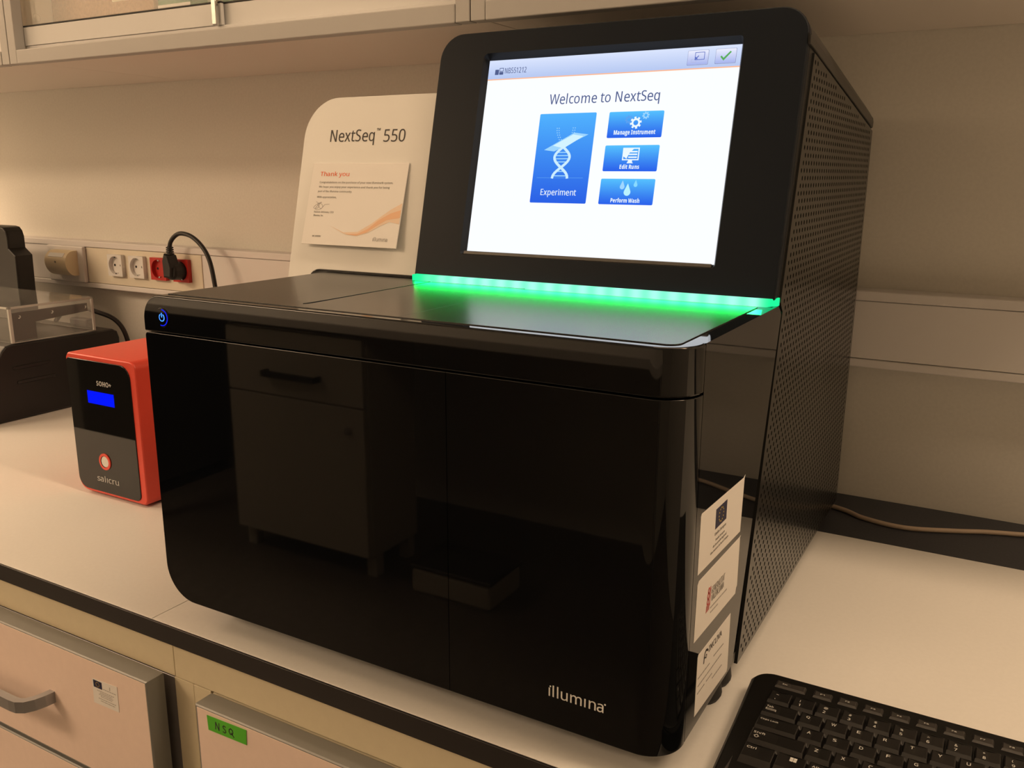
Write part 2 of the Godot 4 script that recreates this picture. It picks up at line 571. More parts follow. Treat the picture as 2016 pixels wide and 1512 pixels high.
# ======================================================== the bench
func bench() -> void:
	var up := Transform3D(Basis(Vector3(1, 0, 0), Vector3(0, 0, -1), Vector3(0, 1, 0)), Vector3.ZERO)   # x, -z in plan; faces up
	var o := thing("worktop", "long white laminate worktop with a thick black front edge, under the instruments", "worktop", Vector3(0, B, 0))
	for s in [[-3.3, -0.2785], [-0.2780, 2.0]]:
		var st := start()
		prism(st, rr(s[0], -0.0151, s[1], 0.562, 0.0, 0.0, 0.0, 0.0, 1), up, 0.0198, 0.0004)
		put("top_panel", st, M.laminate, o)
	var e := start()
	rbox(e, Vector3(-3.3, -0.0205, 0.0152), Vector3(2.0, -0.0002, 0.0176), 0.0006)
	put("edge_strip", e, M.laminate_edge, o, "thick black edge strip along the worktop's front")
	var cs := start()
	rbox(cs, Vector3(-3.3, -0.026, WALL + 0.0005), Vector3(2.0, -0.0005, -0.5630), 0.001)
	var rc := put("rear_service_strip", cs, M.dark_strip, self)
	rc.name = numbered("rear_service_strip")
	rc.position = Vector3(0, B, 0)
	tag(rc, "dark grey strip running along the wall behind the white worktop", "strip")
	# a pale cable lying on the dark strip, right of the sequencer
	var st2 := start()
	tube(st2, [Vector3(-0.05, 0.0028, -0.69), Vector3(0.12, 0.0028, -0.685), Vector3(0.26, 0.0028, -0.654), Vector3(0.305, 0.0028, -0.63), Vector3(0.355, 0.0028, -0.622), Vector3(0.41, 0.0028, -0.642), Vector3(0.46, 0.0028, -0.664), Vector3(0.55, 0.0028, -0.685), Vector3(0.7, 0.0028, -0.68)], 0.0031)
	var cb := put("cable", st2, M.cable_beige, self)
	cb.name = numbered("cable")
	cb.position = Vector3(0, B, 0)
	tag(cb, "pale beige cable lying on the dark strip behind the worktop", "cable")
	# the carcass under the worktop
	var f := thing("bench_frame", "cream bench frame with apron rails below the worktop's black edge", "bench", Vector3(0, 0, 0))
	for s in [[-3.3, -0.2608], [-0.2602, 2.0]]:
		var a := start()
		rbox(a, Vector3(s[0], B - 0.0645, -0.02), Vector3(s[1], B - 0.0212, 0.0071), 0.0008)
		put("apron_rail", a, M.cream, f)
	var p := start()
	rbox(p, Vector3(-0.2630, 0.06, -0.5), Vector3(-0.2350, B - 0.0655, 0.0065), 0.0006)
	put("post", p, M.cream, f)
	p = start()
	rbox(p, Vector3(-0.2345, 0.06, -0.5), Vector3(-0.2095, B - 0.0655, 0.0068), 0.0006)
	put("post", p, M.cream, f)
	p = start()
	rbox(p, Vector3(-3.3, 0.0, -0.5), Vector3(2.0, 0.06, -0.04), 0.001)
	put("plinth", p, M.matte_black, f)
	p = start()
	rbox(p, Vector3(-3.3, 0.06, -0.56), Vector3(2.0, B - 0.03, -0.53), 0.001)
	put("back_panel", p, M.cream, f)
	# drawer unit on the left
	var d := thing("drawer_unit", "beige drawer unit with grey edged drawers, below the worktop at left", "drawers", Vector3(0, 0, 0))
	p = start()
	rbox(p, Vector3(-1.05, 0.07, -0.48), Vector3(-0.2636, B - 0.067, 0.0055), 0.001)
	put("body", p, M.metal, d)
	for y in [[-0.2020, -0.0600], [-0.3460, -0.2065], [-0.7, -0.3505]]:
		var dr := drawer(d, "drawer", -1.03, -0.2705, B + y[0], B + y[1], 0.0345)
		var hy: float = B + y[1] - 0.068
		var hs := start()
		var hp := [Vector3(-0.4350, hy, 0.034), Vector3(-0.4362, hy, 0.044), Vector3(-0.4390, hy, 0.0535), Vector3(-0.4440, hy, 0.0615), Vector3(-0.4510, hy, 0.0653), Vector3(-0.460, hy, 0.066), Vector3(-0.646, hy, 0.066), Vector3(-0.655, hy, 0.0653), Vector3(-0.662, hy, 0.0615), Vector3(-0.667, hy, 0.0535), Vector3(-0.6705, hy, 0.034)]
		bar(hs, hp, 0.0135, 0.0085)
		put("handle", hs, M.metal, dr)
		if y[1] > -0.1:
			eu_label(dr, Transform3D(Basis(), Vector3(0, B, 0.0347)))
	# unit on the right, under the sequencer
	d = thing("base_cabinet", "beige base cabinet with grey edged fronts, below the worktop under the sequencer", "cabinet", Vector3(0, 0, 0))
	p = start()
	rbox(p, Vector3(-0.2085, 0.07, -0.48), Vector3(0.75, B - 0.067, 0.0055), 0.001)
	put("body", p, M.cream, d)
	for y in [[-0.2020, -0.0655], [-0.7, -0.2065]]:
		var dr2 := drawer(d, "drawer" if y[1] > -0.1 else "door", -0.2065, 0.72, B + y[0], B + y[1], 0.0295)
		if y[1] > -0.1:
			var tx := Transform3D(Basis(), Vector3(0, B, 0.0300))
			var ts := start()
			prism(ts, PackedVector2Array([Vector2(-0.1897, -0.0719), Vector2(-0.1888, -0.0878), Vector2(-0.1375, -0.0866), Vector2(-0.1367, -0.0704)]), up_from(tx, 0.00015), 0.0003)
			var tape := put("tape_label", ts, M.green_tape, dr2, "bright green tape label with NSQ handwritten in black")
			var ls := start()
			var z := up_from(tx, 0.00016)
			stroke(ls, PackedVector2Array([Vector2(-0.1785, -0.0835), Vector2(-0.1778, -0.0758), Vector2(-0.1738, -0.0835), Vector2(-0.1733, -0.0757)]), 0.0011, z)
			stroke(ls, PackedVector2Array([Vector2(-0.1645, -0.0766), Vector2(-0.1665, -0.0760), Vector2(-0.1680, -0.0770), Vector2(-0.1676, -0.0787), Vector2(-0.1650, -0.0803), Vector2(-0.1645, -0.0822), Vector2(-0.1660, -0.0834), Vector2(-0.1683, -0.0828)]), 0.0011, z)
			stroke(ls, PackedVector2Array([Vector2(-0.1577, -0.0760), Vector2(-0.1596, -0.0775), Vector2(-0.1600, -0.0800), Vector2(-0.1585, -0.0822), Vector2(-0.1562, -0.0818), Vector2(-0.1548, -0.0797), Vector2(-0.1553, -0.0772), Vector2(-0.1577, -0.0760)]), 0.0011, z)
			stroke(ls, PackedVector2Array([Vector2(-0.1572, -0.0803), Vector2(-0.1538, -0.0842)]), 0.0011, z)
			put("lettering", ls, M.print_dark, dr2)


func drawer(parent: Node3D, called: String, x0: float, x1: float, y0: float, y1: float, zf: float) -> MeshInstance3D:
	var st := start()
	prism(st, rr(x0 + 0.0022, y0 + 0.0022, x1 - 0.0022, y1 - 0.0022, 0.0, 0.0, 0.0, 0.0, 1), Transform3D(Basis(), Vector3(0, 0, zf)), 0.019, 0.0004)
	var o := put(called, st, M.drawer, parent)
	st = start()
	var outer := rr(x0, y0, x1, y1, 0.0, 0.0, 0.0, 0.0, 1)
	var a := lift(outer, Transform3D(), zf - 0.021)
	var b := lift(outer, Transform3D(), zf - 0.0012)
	var c := lift(rr(x0 + 0.0012, y0 + 0.0012, x1 - 0.0012, y1 - 0.0012, 0.0, 0.0, 0.0, 0.0, 1), Transform3D(), zf)
	var d := lift(rr(x0 + 0.0023, y0 + 0.0023, x1 - 0.0023, y1 - 0.0023, 0.0, 0.0, 0.0, 0.0, 1), Transform3D(), zf - 0.0002)
	for i in a.size():
		var j := (i + 1) % a.size()
		var e := outer[j] - outer[i]
		if e.length() < 0.001: continue
		e = e.normalized()
		var n := Vector3(e.y, -e.x, 0)
		flat(st, a[i], a[j], b[j], b[i], n)
		flat(st, b[i], b[j], c[j], c[i], (n + Vector3(0, 0, 1)).normalized())
		flat(st, c[i], c[j], d[j], d[i], Vector3(0, 0, 1))
	put("edge_band", st, M.grey_edge, o)
	return o


func bar(st: SurfaceTool, pts: Array, h: float, d: float) -> void:
	# a flat bar bent along pts in the x-z plane: h high, d thick
	var rows := []
	for i in pts.size():
		var t: Vector3 = (pts[mini(i + 1, pts.size() - 1)] - pts[maxi(i - 1, 0)]).normalized()
		var n := t.cross(Vector3.UP).normalized() * d / 2
		var v := Vector3(0, h / 2, 0)
		rows.append([pts[i] - n - v, pts[i] + n - v, pts[i] + n + v, pts[i] - n + v])
	for i in rows.size() - 1:
		for k in 4:
			var l := (k + 1) % 4
			var c: Vector3 = (pts[i] + pts[i + 1]) / 2
			var m: Vector3 = (rows[i][k] + rows[i][l] + rows[i + 1][k] + rows[i + 1][l]) / 4
			flat(st, rows[i][k], rows[i][l], rows[i + 1][l], rows[i + 1][k], (m - c).normalized())


func eu_label(parent: Node3D, xf: Transform3D) -> void:
	var st := start()
	prism(st, PackedVector2Array([Vector2(-0.3590, -0.0820), Vector2(-0.3600, -0.1110), Vector2(-0.3190, -0.1100), Vector2(-0.3184, -0.0800)]), up_from(xf, 0.00015), 0.0002)
	put("sticker", st, M.paper, parent, "small white printed sticker with a blue flag")
	st = start()
	prism(st, rr(-0.3574, -0.0912, -0.3435, -0.0828, 0, 0, 0, 0, 1), up_from(xf, 0.0003), 0.0002)
	put("flag", st, M.eu_blue, parent)
	st = start()
	for i in 12:
		var a := TAU * i / 12
		prism(st, circle(Vector2(-0.35045, -0.0870) + Vector2(cos(a), sin(a)) * 0.0027, 0.0004, 5), up_from(xf, 0.0004), 0.0001)
	put("flag_stars", st, M.eu_gold, parent)
	st = start()
	prism(st, PackedVector2Array([Vector2(-0.3315, -0.0885), Vector2(-0.3305, -0.0885), Vector2(-0.3300, -0.0845), Vector2(-0.3312, -0.0845)]), up_from(xf, 0.0003), 0.0002)
	for r in [[-0.342, -0.321, -0.0905], [-0.352, -0.325, -0.0945], [-0.348, -0.328, -0.0965], [-0.350, -0.327, -0.0985], [-0.347, -0.329, -0.1005], [-0.351, -0.323, -0.1035], [-0.348, -0.325, -0.1060]]:
		var x: float = r[0]
		while x < r[1]:
			var w := minf(rng.randf_range(0.0012, 0.0035), r[1] - x)
			prism(st, rr(x, r[2], x + w, r[2] + 0.0009, 0, 0, 0, 0, 1), up_from(xf, 0.0003), 0.0002, 0.0, false)
			x += w + 0.0007
	put("small_print", st, M.print_faint, parent)


# ======================================================== wall cabinets
func wall_cabinets() -> void:
	var kinds := [
		[-1.9005, -1.0210, "pale wall cabinet at the far left, mostly outside the picture"],
		[-1.0195, -0.1360, "pale wall cabinet with sliding glass doors, above the red power supply"],
		[-0.1345, 0.7500, "pale wall cabinet above the sequencer's display"],
	]
	for k in kinds:
		wall_cabinet(k[0], k[1], k[2])
	var inside := B + CY + 0.0335
	# what shows through the glass of the middle cabinet
	var o := thing("cardboard_box", "brown cardboard box behind the glass of the middle wall cabinet", "box", Vector3(-0.8755, inside - 0.0105, -0.5))
	var st := start()
	rbox(st, Vector3(-0.125, 0, -0.19), Vector3(0.125, 0.19, 0.060), 0.002)
	put("carton", st, M.cardboard, o)
	st = start()
	prism(st, rr(0.030, 0.068, 0.075, 0.077, 0.002, 0.002, 0.002, 0.002, 3), Transform3D(Basis(), Vector3(0, 0, 0.0612)), 0.0011)
	put("tape_tab", st, M.cream, o)
	o = thing("green_carton", "dark green carton beside the brown cardboard box in the wall cabinet", "box", Vector3(-0.7115, inside - 0.0105, -0.5))
	st = start()
	rbox(st, Vector3(-0.036, 0.0, -0.08), Vector3(0.036, 0.15, 0.055), 0.0015)
	put("carton", st, M.green_card, o)
	st = start()
	rbox(st, Vector3(-0.0355, 0.0, 0.0552), Vector3(0.0355, 0.0555, 0.0560), 0.0003)
	put("paper_label", st, M.paper, o)


func wall_cabinet(x0: float, x1: float, label: String) -> void:
	var y0 := B + CY
	var y1 := y0 + 0.62
	var o := thing("wall_cabinet", label, "cabinet", Vector3.ZERO)
	var st := start()
	rbox(st, Vector3(x0, y0 + 0.006, WALL + 0.001), Vector3(x1, y0 + 0.022, CZ - 0.018), 0.0006)
	put("bottom_panel", st, M.cabinet_base, o)
	st = start()
	rbox(st, Vector3(x0, y1 - 0.018, WALL + 0.001), Vector3(x1, y1, CZ - 0.018), 0.0006)
	put("top_panel", st, M.cabinet, o)
	for x in [x0, x1 - 0.018]:
		st = start()
		rbox(st, Vector3(x, y0 + 0.0225, WALL + 0.001), Vector3(x + 0.018, y1 - 0.0185, CZ - 0.018), 0.0006)
		put("side_panel", st, M.ivory, o)
	st = start()
	rbox(st, Vector3(x0 + 0.0185, y0 + 0.0225, WALL + 0.001), Vector3(x1 - 0.0185, y1 - 0.0185, WALL + 0.012), 0.0006)
	put("back_panel", st, M.ivory, o)
	# the front frame
	for s in [[x0, x0 + 0.0195], [x1 - 0.0195, x1]]:
		st = start()
		rbox(st, Vector3(s[0], y0 + 0.0005, CZ - 0.0175), Vector3(s[1], y1, CZ), 0.0012)
		put("stile", st, M.cabinet, o)
	for s in [[y0, y0 + 0.0215], [y1 - 0.0215, y1]]:
		st = start()
		rbox(st, Vector3(x0 + 0.0200, s[0], CZ - 0.0175), Vector3(x1 - 0.0200, s[1], CZ + 0.0008), 0.0016)
		put("rail", st, M.cabinet, o)
	st = start()
	rbox(st, Vector3(x0 + 0.0200, y0 + 0.0220, CZ - 0.032), Vector3(x1 - 0.0200, y0 + 0.0290, CZ - 0.0182), 0.0008)
	put("track", st, M.cab_panel, o)
	# two sliding doors: a pale lower rail, a black gasket and the glass above it
	var mid := (x0 + x1) / 2 + 0.028
	for s in [[x0 + 0.0202, mid, CZ - 0.0165], [mid - 0.035, x1 - 0.0202, CZ - 0.0245]]:
		st = start()
		rbox(st, Vector3(s[0], y0 + 0.0292, s[2] - 0.0055), Vector3(s[1], y0 + 0.0575, s[2]), 0.0008)
		var door := put("sliding_door", st, M.cab_panel, o)
		st = start()
		rbox(st, Vector3(s[0], y0 + 0.0577, s[2] - 0.0060), Vector3(s[1], y0 + 0.0598, s[2] + 0.0003), 0.0004)
		put("gasket", st, M.rubber, door)
		st = start()
		rbox(st, Vector3(s[0], y0 + 0.0600, s[2] - 0.0048), Vector3(s[1], y1 - 0.024, s[2] - 0.0008), 0.0003)
		put("glass_pane", st, M.glass, door)
		if s[0] < x0 + 0.03:
			st = start()
			prism(st, rr(s[1] - 0.013, y0 + 0.0285, s[1] - 0.003, y0 + 0.0640, 0.002, 0.002, 0.0049, 0.0049, 5), Transform3D(Basis(), Vector3(0, 0, s[2] + 0.0065)), 0.006, 0.0015)
			put("pull", st, M.chrome, door)
	# the screw cap in the side panel that shows through the glass
	st = start()
	lathe(st, [Vector2(0.0001, 0.003), Vector2(0.0045, 0.0027), Vector2(0.0065, 0.001), Vector2(0.007, 0.0)], Transform3D(Basis(Vector3(0, 1, 0), Vector3(0, 0, 1), Vector3(1, 0, 0)), Vector3(x0 + 0.0181, y0 + 0.0755, CZ - 0.043)), 14)
	put("screw_cap", st, M.ivory, o)


# ======================================================== the trunking on the wall
func trunking() -> void:
	var o := thing("wall_trunking", "white plastic cable trunking running along the wall behind the instruments", "trunking", Vector3(0, B, 0))
	var y0 := 0.1915
	var y1 := 0.2930
	var z := WALL + 0.034
	var st := start()
	rbox(st, Vector3(-3.4, y0, WALL + 0.0005), Vector3(1.9, y1, z - 0.004), 0.001)
	put("channel", st, M.trunk, o)
	for s in [[y0, y0 + 0.011], [y1 - 0.013, y1]]:
		st = start()
		rbox(st, Vector3(-3.4, s[0], z - 0.0038), Vector3(1.9, s[1], z + 0.003), 0.002)
		put("lip", st, M.trunk, o)
	for s in [[-3.4, -1.336], [-0.972, -0.2], [-0.1995, 1.9]]:
		st = start()
		rbox(st, Vector3(s[0], y0 + 0.0116, z - 0.0038), Vector3(s[1], y1 - 0.0136, z + 0.0005), 0.001)
		put("cover", st, M.trunk, o)
	# raised end of the left cover, where the network outlet sits
	st = start()
	rbox(st, Vector3(-1.46, y0 + 0.0105, z + 0.0012), Vector3(-1.334, y1 - 0.012, z + 0.011), 0.003)
	put("mounting_block", st, M.trunk, o)
	st = start()
	rbox(st, Vector3(-1.3355, y0 + 0.0116, z - 0.0038), Vector3(-1.262, y1 - 0.0136, z + 0.0008), 0.001)
	put("cover", st, M.ivory, o)
	st = start()
	rbox(st, Vector3(-1.2615, y0 + 0.0116, z - 0.0038), Vector3(-0.9725, y1 - 0.0136, z + 0.0022), 0.0015)
	put("cover", st, M.ivory, o, "cream cover plate that carries the four sockets")
	# the network outlet: a domed box with a small window
	var n := thing("network_outlet", "cream domed outlet box on the trunking, left of the sockets", "outlet", Vector3(-1.389, B + 0.245, z + 0.0112))
	st = start()
	var prof := PackedVector2Array([Vector2(0.0, -0.027), Vector2(0.010, -0.027), Vector2(0.0165, -0.0245), Vector2(0.0215, -0.0205), Vector2(0.0256, -0.0150), Vector2(0.0285, -0.0085), Vector2(0.0302, -0.0015), Vector2(0.0304, 0.0050), Vector2(0.0292, 0.0110), Vector2(0.0262, 0.0168), Vector2(0.0218, 0.0220), Vector2(0.0165, 0.0256), Vector2(0.0110, 0.027), Vector2(0.0, 0.027)])
	prism(st, prof, Transform3D(Basis(Vector3(0, 0, 1), Vector3(0, 1, 0), Vector3(-1, 0, 0)), Vector3(-0.037, 0, 0)), 0.074, 0.001)
	put("housing", st, M.old_ivory, n)
	st = start()
	var lab := Transform3D(Basis(Vector3(1, 0, 0), Vector3(0, 0.8, -0.6), Vector3(0, 0.6, 0.8)), Vector3(0, 0.0182, 0.0249))
	prism(st, rr(-0.026, -0.005, 0.026, 0.005, 0.001, 0.001, 0.001, 0.001, 2), up_from(lab, 0.0005), 0.0008)
	put("label_window", st, M.cab_panel, n)
	st = start()
	prism(st, circle(Vector2(0.002, 0.0035), 0.0022, 10), Transform3D(Basis(), Vector3(0, 0, 0.0312)), 0.001)
	put("screw", st, M.grey_edge, n)
	# four sockets
	var where := [
		[-1.2290, false, "leftmost white wall socket on the trunking"],
		[-1.1605, false, "white wall socket next to the red sockets"],
		[-1.0930, true, "empty red wall socket beside the plugged one"],
		[-1.0258, true, "rightmost red wall socket, with the black plug in it"],
	]
	for w in where:
		socket(w[0], w[1], w[2], z + 0.0024)
	# plug and its lead
	var p := thing("power_plug", "black angled power plug and lead in the rightmost red socket", "plug", Vector3(-1.0258, B + 0.2470, z + 0.0065))
	st = start()
	lathe(st, [Vector2(0.0178, -0.002), Vector2(0.0182, 0.010), Vector2(0.0170, 0.026), Vector2(0.0150, 0.031), Vector2(0.0001, 0.033)], Transform3D(), 24)
	put("plug_body", st, M.cable_black, p)
	st = start()
	prism(st, PackedVector2Array([Vector2(-0.013, -0.014), Vector2(0.009, -0.014), Vector2(0.012, 0.006), Vector2(0.004, 0.030), Vector2(-0.008, 0.034), Vector2(-0.014, 0.020)]), Transform3D(Basis(), Vector3(0, 0.002, 0.037)), 0.022, 0.003)
	put("grip", st, M.cable_black, p)
	st = start()
	for i in 4:
		rbox(st, Vector3(-0.0075 + i * 0.0004, 0.033 + i * 0.0042, 0.0185), Vector3(0.0045 - i * 0.0002, 0.0362 + i * 0.0042, 0.0305), 0.0015)
	tube(st, [Vector3(-0.0015, 0.030, 0.0245), Vector3(-0.0012, 0.050, 0.0245)], 0.0048, 10)
	put("strain_relief", st, M.cable_black, p)
	st = start()
	var path := []
	for q in [[-1.0272, 0.292], [-1.0235, 0.3045], [-1.0100, 0.3170], [-0.9880, 0.3235], [-0.9540, 0.3185], [-0.9230, 0.3000], [-0.9040, 0.2740], [-0.8940, 0.2320], [-0.8900, 0.1900], [-0.8850, 0.1200], [-0.8600, 0.0500], [-0.8200, 0.0085], [-0.7000, 0.0065]]:
		path.append(Vector3(q[0] + 1.0258, q[1] - 0.2470, 0.0245 + maxf(0.0, (q[0] + 1.01) * 0.10)))
	tube(st, path, 0.0043, 10)
	put("lead", st, M.cable_black, p)


func socket(x: float, red: bool, label: String, z: float) -> void:
	var o := thing("wall_socket", label, "socket", Vector3(x, B + 0.2462, z), "wall sockets on the trunking")
	var m: Material = M.socket_red if red else M.socket_white
	var st := start()
	# a square plate with a round well in it
	var well := circle(Vector2.ZERO, 0.0192, 24)
	var sq := PackedVector2Array()
	for q in well: sq.append(q.normalized() * 0.0228 / maxf(absf(q.normalized().x), absf(q.normalized().y)))
	var xf := Transform3D(Basis(), Vector3(0, 0, 0.0085))
	band(st, lift(sq, xf, 0), lift(well, xf, 0), same(Vector3.BACK, 24), same(Vector3.BACK, 24))
	var ins := []
	var outs := []
	for i in 24:
		ins.append(Vector3(-well[i].x, -well[i].y, 0).normalized())
		outs.append(Vector3(sq[i].x, sq[i].y, 0).normalized())
	band(st, lift(well, xf, 0), lift(well, xf, -0.0080), ins, ins)
	band(st, lift(sq, xf, 0), lift(sq, xf, -0.0084), outs, outs)
	cap(st, well, xf, -0.0080, Vector3.BACK)
	put("plate", st, m, o)
	for s in [-1.0, 1.0]:
		st = start()
		prism(st, circle(Vector2(s * 0.0095, 0), 0.0027, 10), Transform3D(Basis(), Vector3(0, 0, 0.0009)), 0.0003)
		put("pin_hole", st, M.hole, o)
		st = start()
		rbox(st, Vector3(-0.0022, s * 0.0172 - 0.0016, 0.0006), Vector3(0.0022, s * 0.0172 + 0.0016, 0.0070), 0.0005)
		put("earth_clip", st, M.chrome, o)


# ======================================================== the sequencer
func shell_front(st: SurfaceTool, x0: float, xe: float, y0: float, y1: float, cut_top: float, cut_bottom: float, bevel := 0.0025) -> void:
	# the front shell: along z = 0 from x0, round the right-hand vertical corner and back to the side seam; ends at xe if that lies before the corner
	var R := 0.0283
	var pos := []
	var nor := []
	var xs := []
	var first := 14 if maxf(cut_top, cut_bottom) > 0.0 else 1
	var reach := maxf(maxf(cut_top, cut_bottom), 0.001)
	for i in first: xs.append(x0 + reach * (1.0 - cos(PI * 0.5 * i / first)))
	xs.append(x0 + reach)
	if xe < H - R:
		xs.append(xe)
	else:
		xs.append(H - R)
	for x in xs:
		pos.append(Vector2(x, 0))
		nor.append(Vector2(0, 1))
	if xe >= H - R:
		for i in range(1, 17):
			var a := PI * 0.5 * (1.0 - i / 16.0)
			nor.append(Vector2(cos(a), sin(a)))
			pos.append(Vector2(H - R, -R) + Vector2(cos(a), sin(a)) * R)
		pos.append(Vector2(H, -0.0300))
		nor.append(Vector2(1, 0))
	var rows := []
	var nrs := []
	var tops := []
	var ends := []
	for i in pos.size():
		var dx: float = pos[i].x - x0
		var yt := y1
		var yb := y0
		if cut_top > 0.0 and dx < cut_top and pos[i].y == 0.0: yt = y1 - cut_top + sqrt(maxf(0.0, cut_top * cut_top - pow(cut_top - dx, 2)))
		if cut_bottom > 0.0 and dx < cut_bottom and pos[i].y == 0.0: yb = y0 + cut_bottom - sqrt(maxf(0.0, cut_bottom * cut_bottom - pow(cut_bottom - dx, 2)))
		var row := []
		var nr := []
		var n3 := Vector3(nor[i].x, 0, nor[i].y)
		var p3 := Vector3(pos[i].x, 0, pos[i].y)
		row.append(p3 - n3 * 0.022 + Vector3(0, yt, 0)); nr.append(Vector3.UP)
		for k in 5:
			var a := PI * 0.5 * (1.0 - k / 4.0)
			row.append(p3 - n3 * bevel * (1.0 - cos(a)) + Vector3(0, yt - bevel * (1.0 - sin(a)), 0))
			nr.append((n3 * cos(a) + Vector3.UP * sin(a)).normalized())
		for k in 5:
			var a := -PI * 0.5 * (k / 4.0)
			row.append(p3 - n3 * bevel * (1.0 - cos(a)) + Vector3(0, yb + bevel * (1.0 + sin(a)), 0))
			nr.append((n3 * cos(a) + Vector3.UP * sin(a)).normalized())
		row.append(p3 - n3 * 0.022 + Vector3(0, yb, 0)); nr.append(Vector3.DOWN)
		rows.append(row)
		nrs.append(nr)
	for i in rows.size() - 1: band(st, rows[i], rows[i + 1], nrs[i], nrs[i + 1], false)
	# close both ends
	for e in [0, rows.size() - 1]:
		var n := Vector3(-nor[e].y, 0, nor[e].x) if e == 0 else Vector3(nor[e].y, 0, -nor[e].x)
		for k in range(1, rows[e].size() - 2):
			tri(st, rows[e][0], rows[e][k], rows[e][k + 1], n, n, n)


func housing(st: SurfaceTool, out: PackedVector2Array, z0: float, ztop: float, yback: float) -> void:
	# an outline in the display's plane, drawn back to the rear of the machine while it sinks a little
	var n := outward(out)
	var a := lift(out, face, z0)
	var b := []
	var nn := []
	for i in out.size():
		var f: Vector3 = a[i]
		b.append(Vector3(f.x, TOP - 0.01 + (f.y - TOP + 0.01) * yback, ztop))
		nn.append((face.basis * Vector3(n[i].x, n[i].y, 0)).normalized())
	band(st, a, b, nn, nn)
	var t := Geometry2D.triangulate_polygon(out)
	for i in range(0, t.size(), 3):
		tri(st, b[t[i]], b[t[i + 1]], b[t[i + 2]], Vector3.FORWARD, Vector3.FORWARD, Vector3.FORWARD)


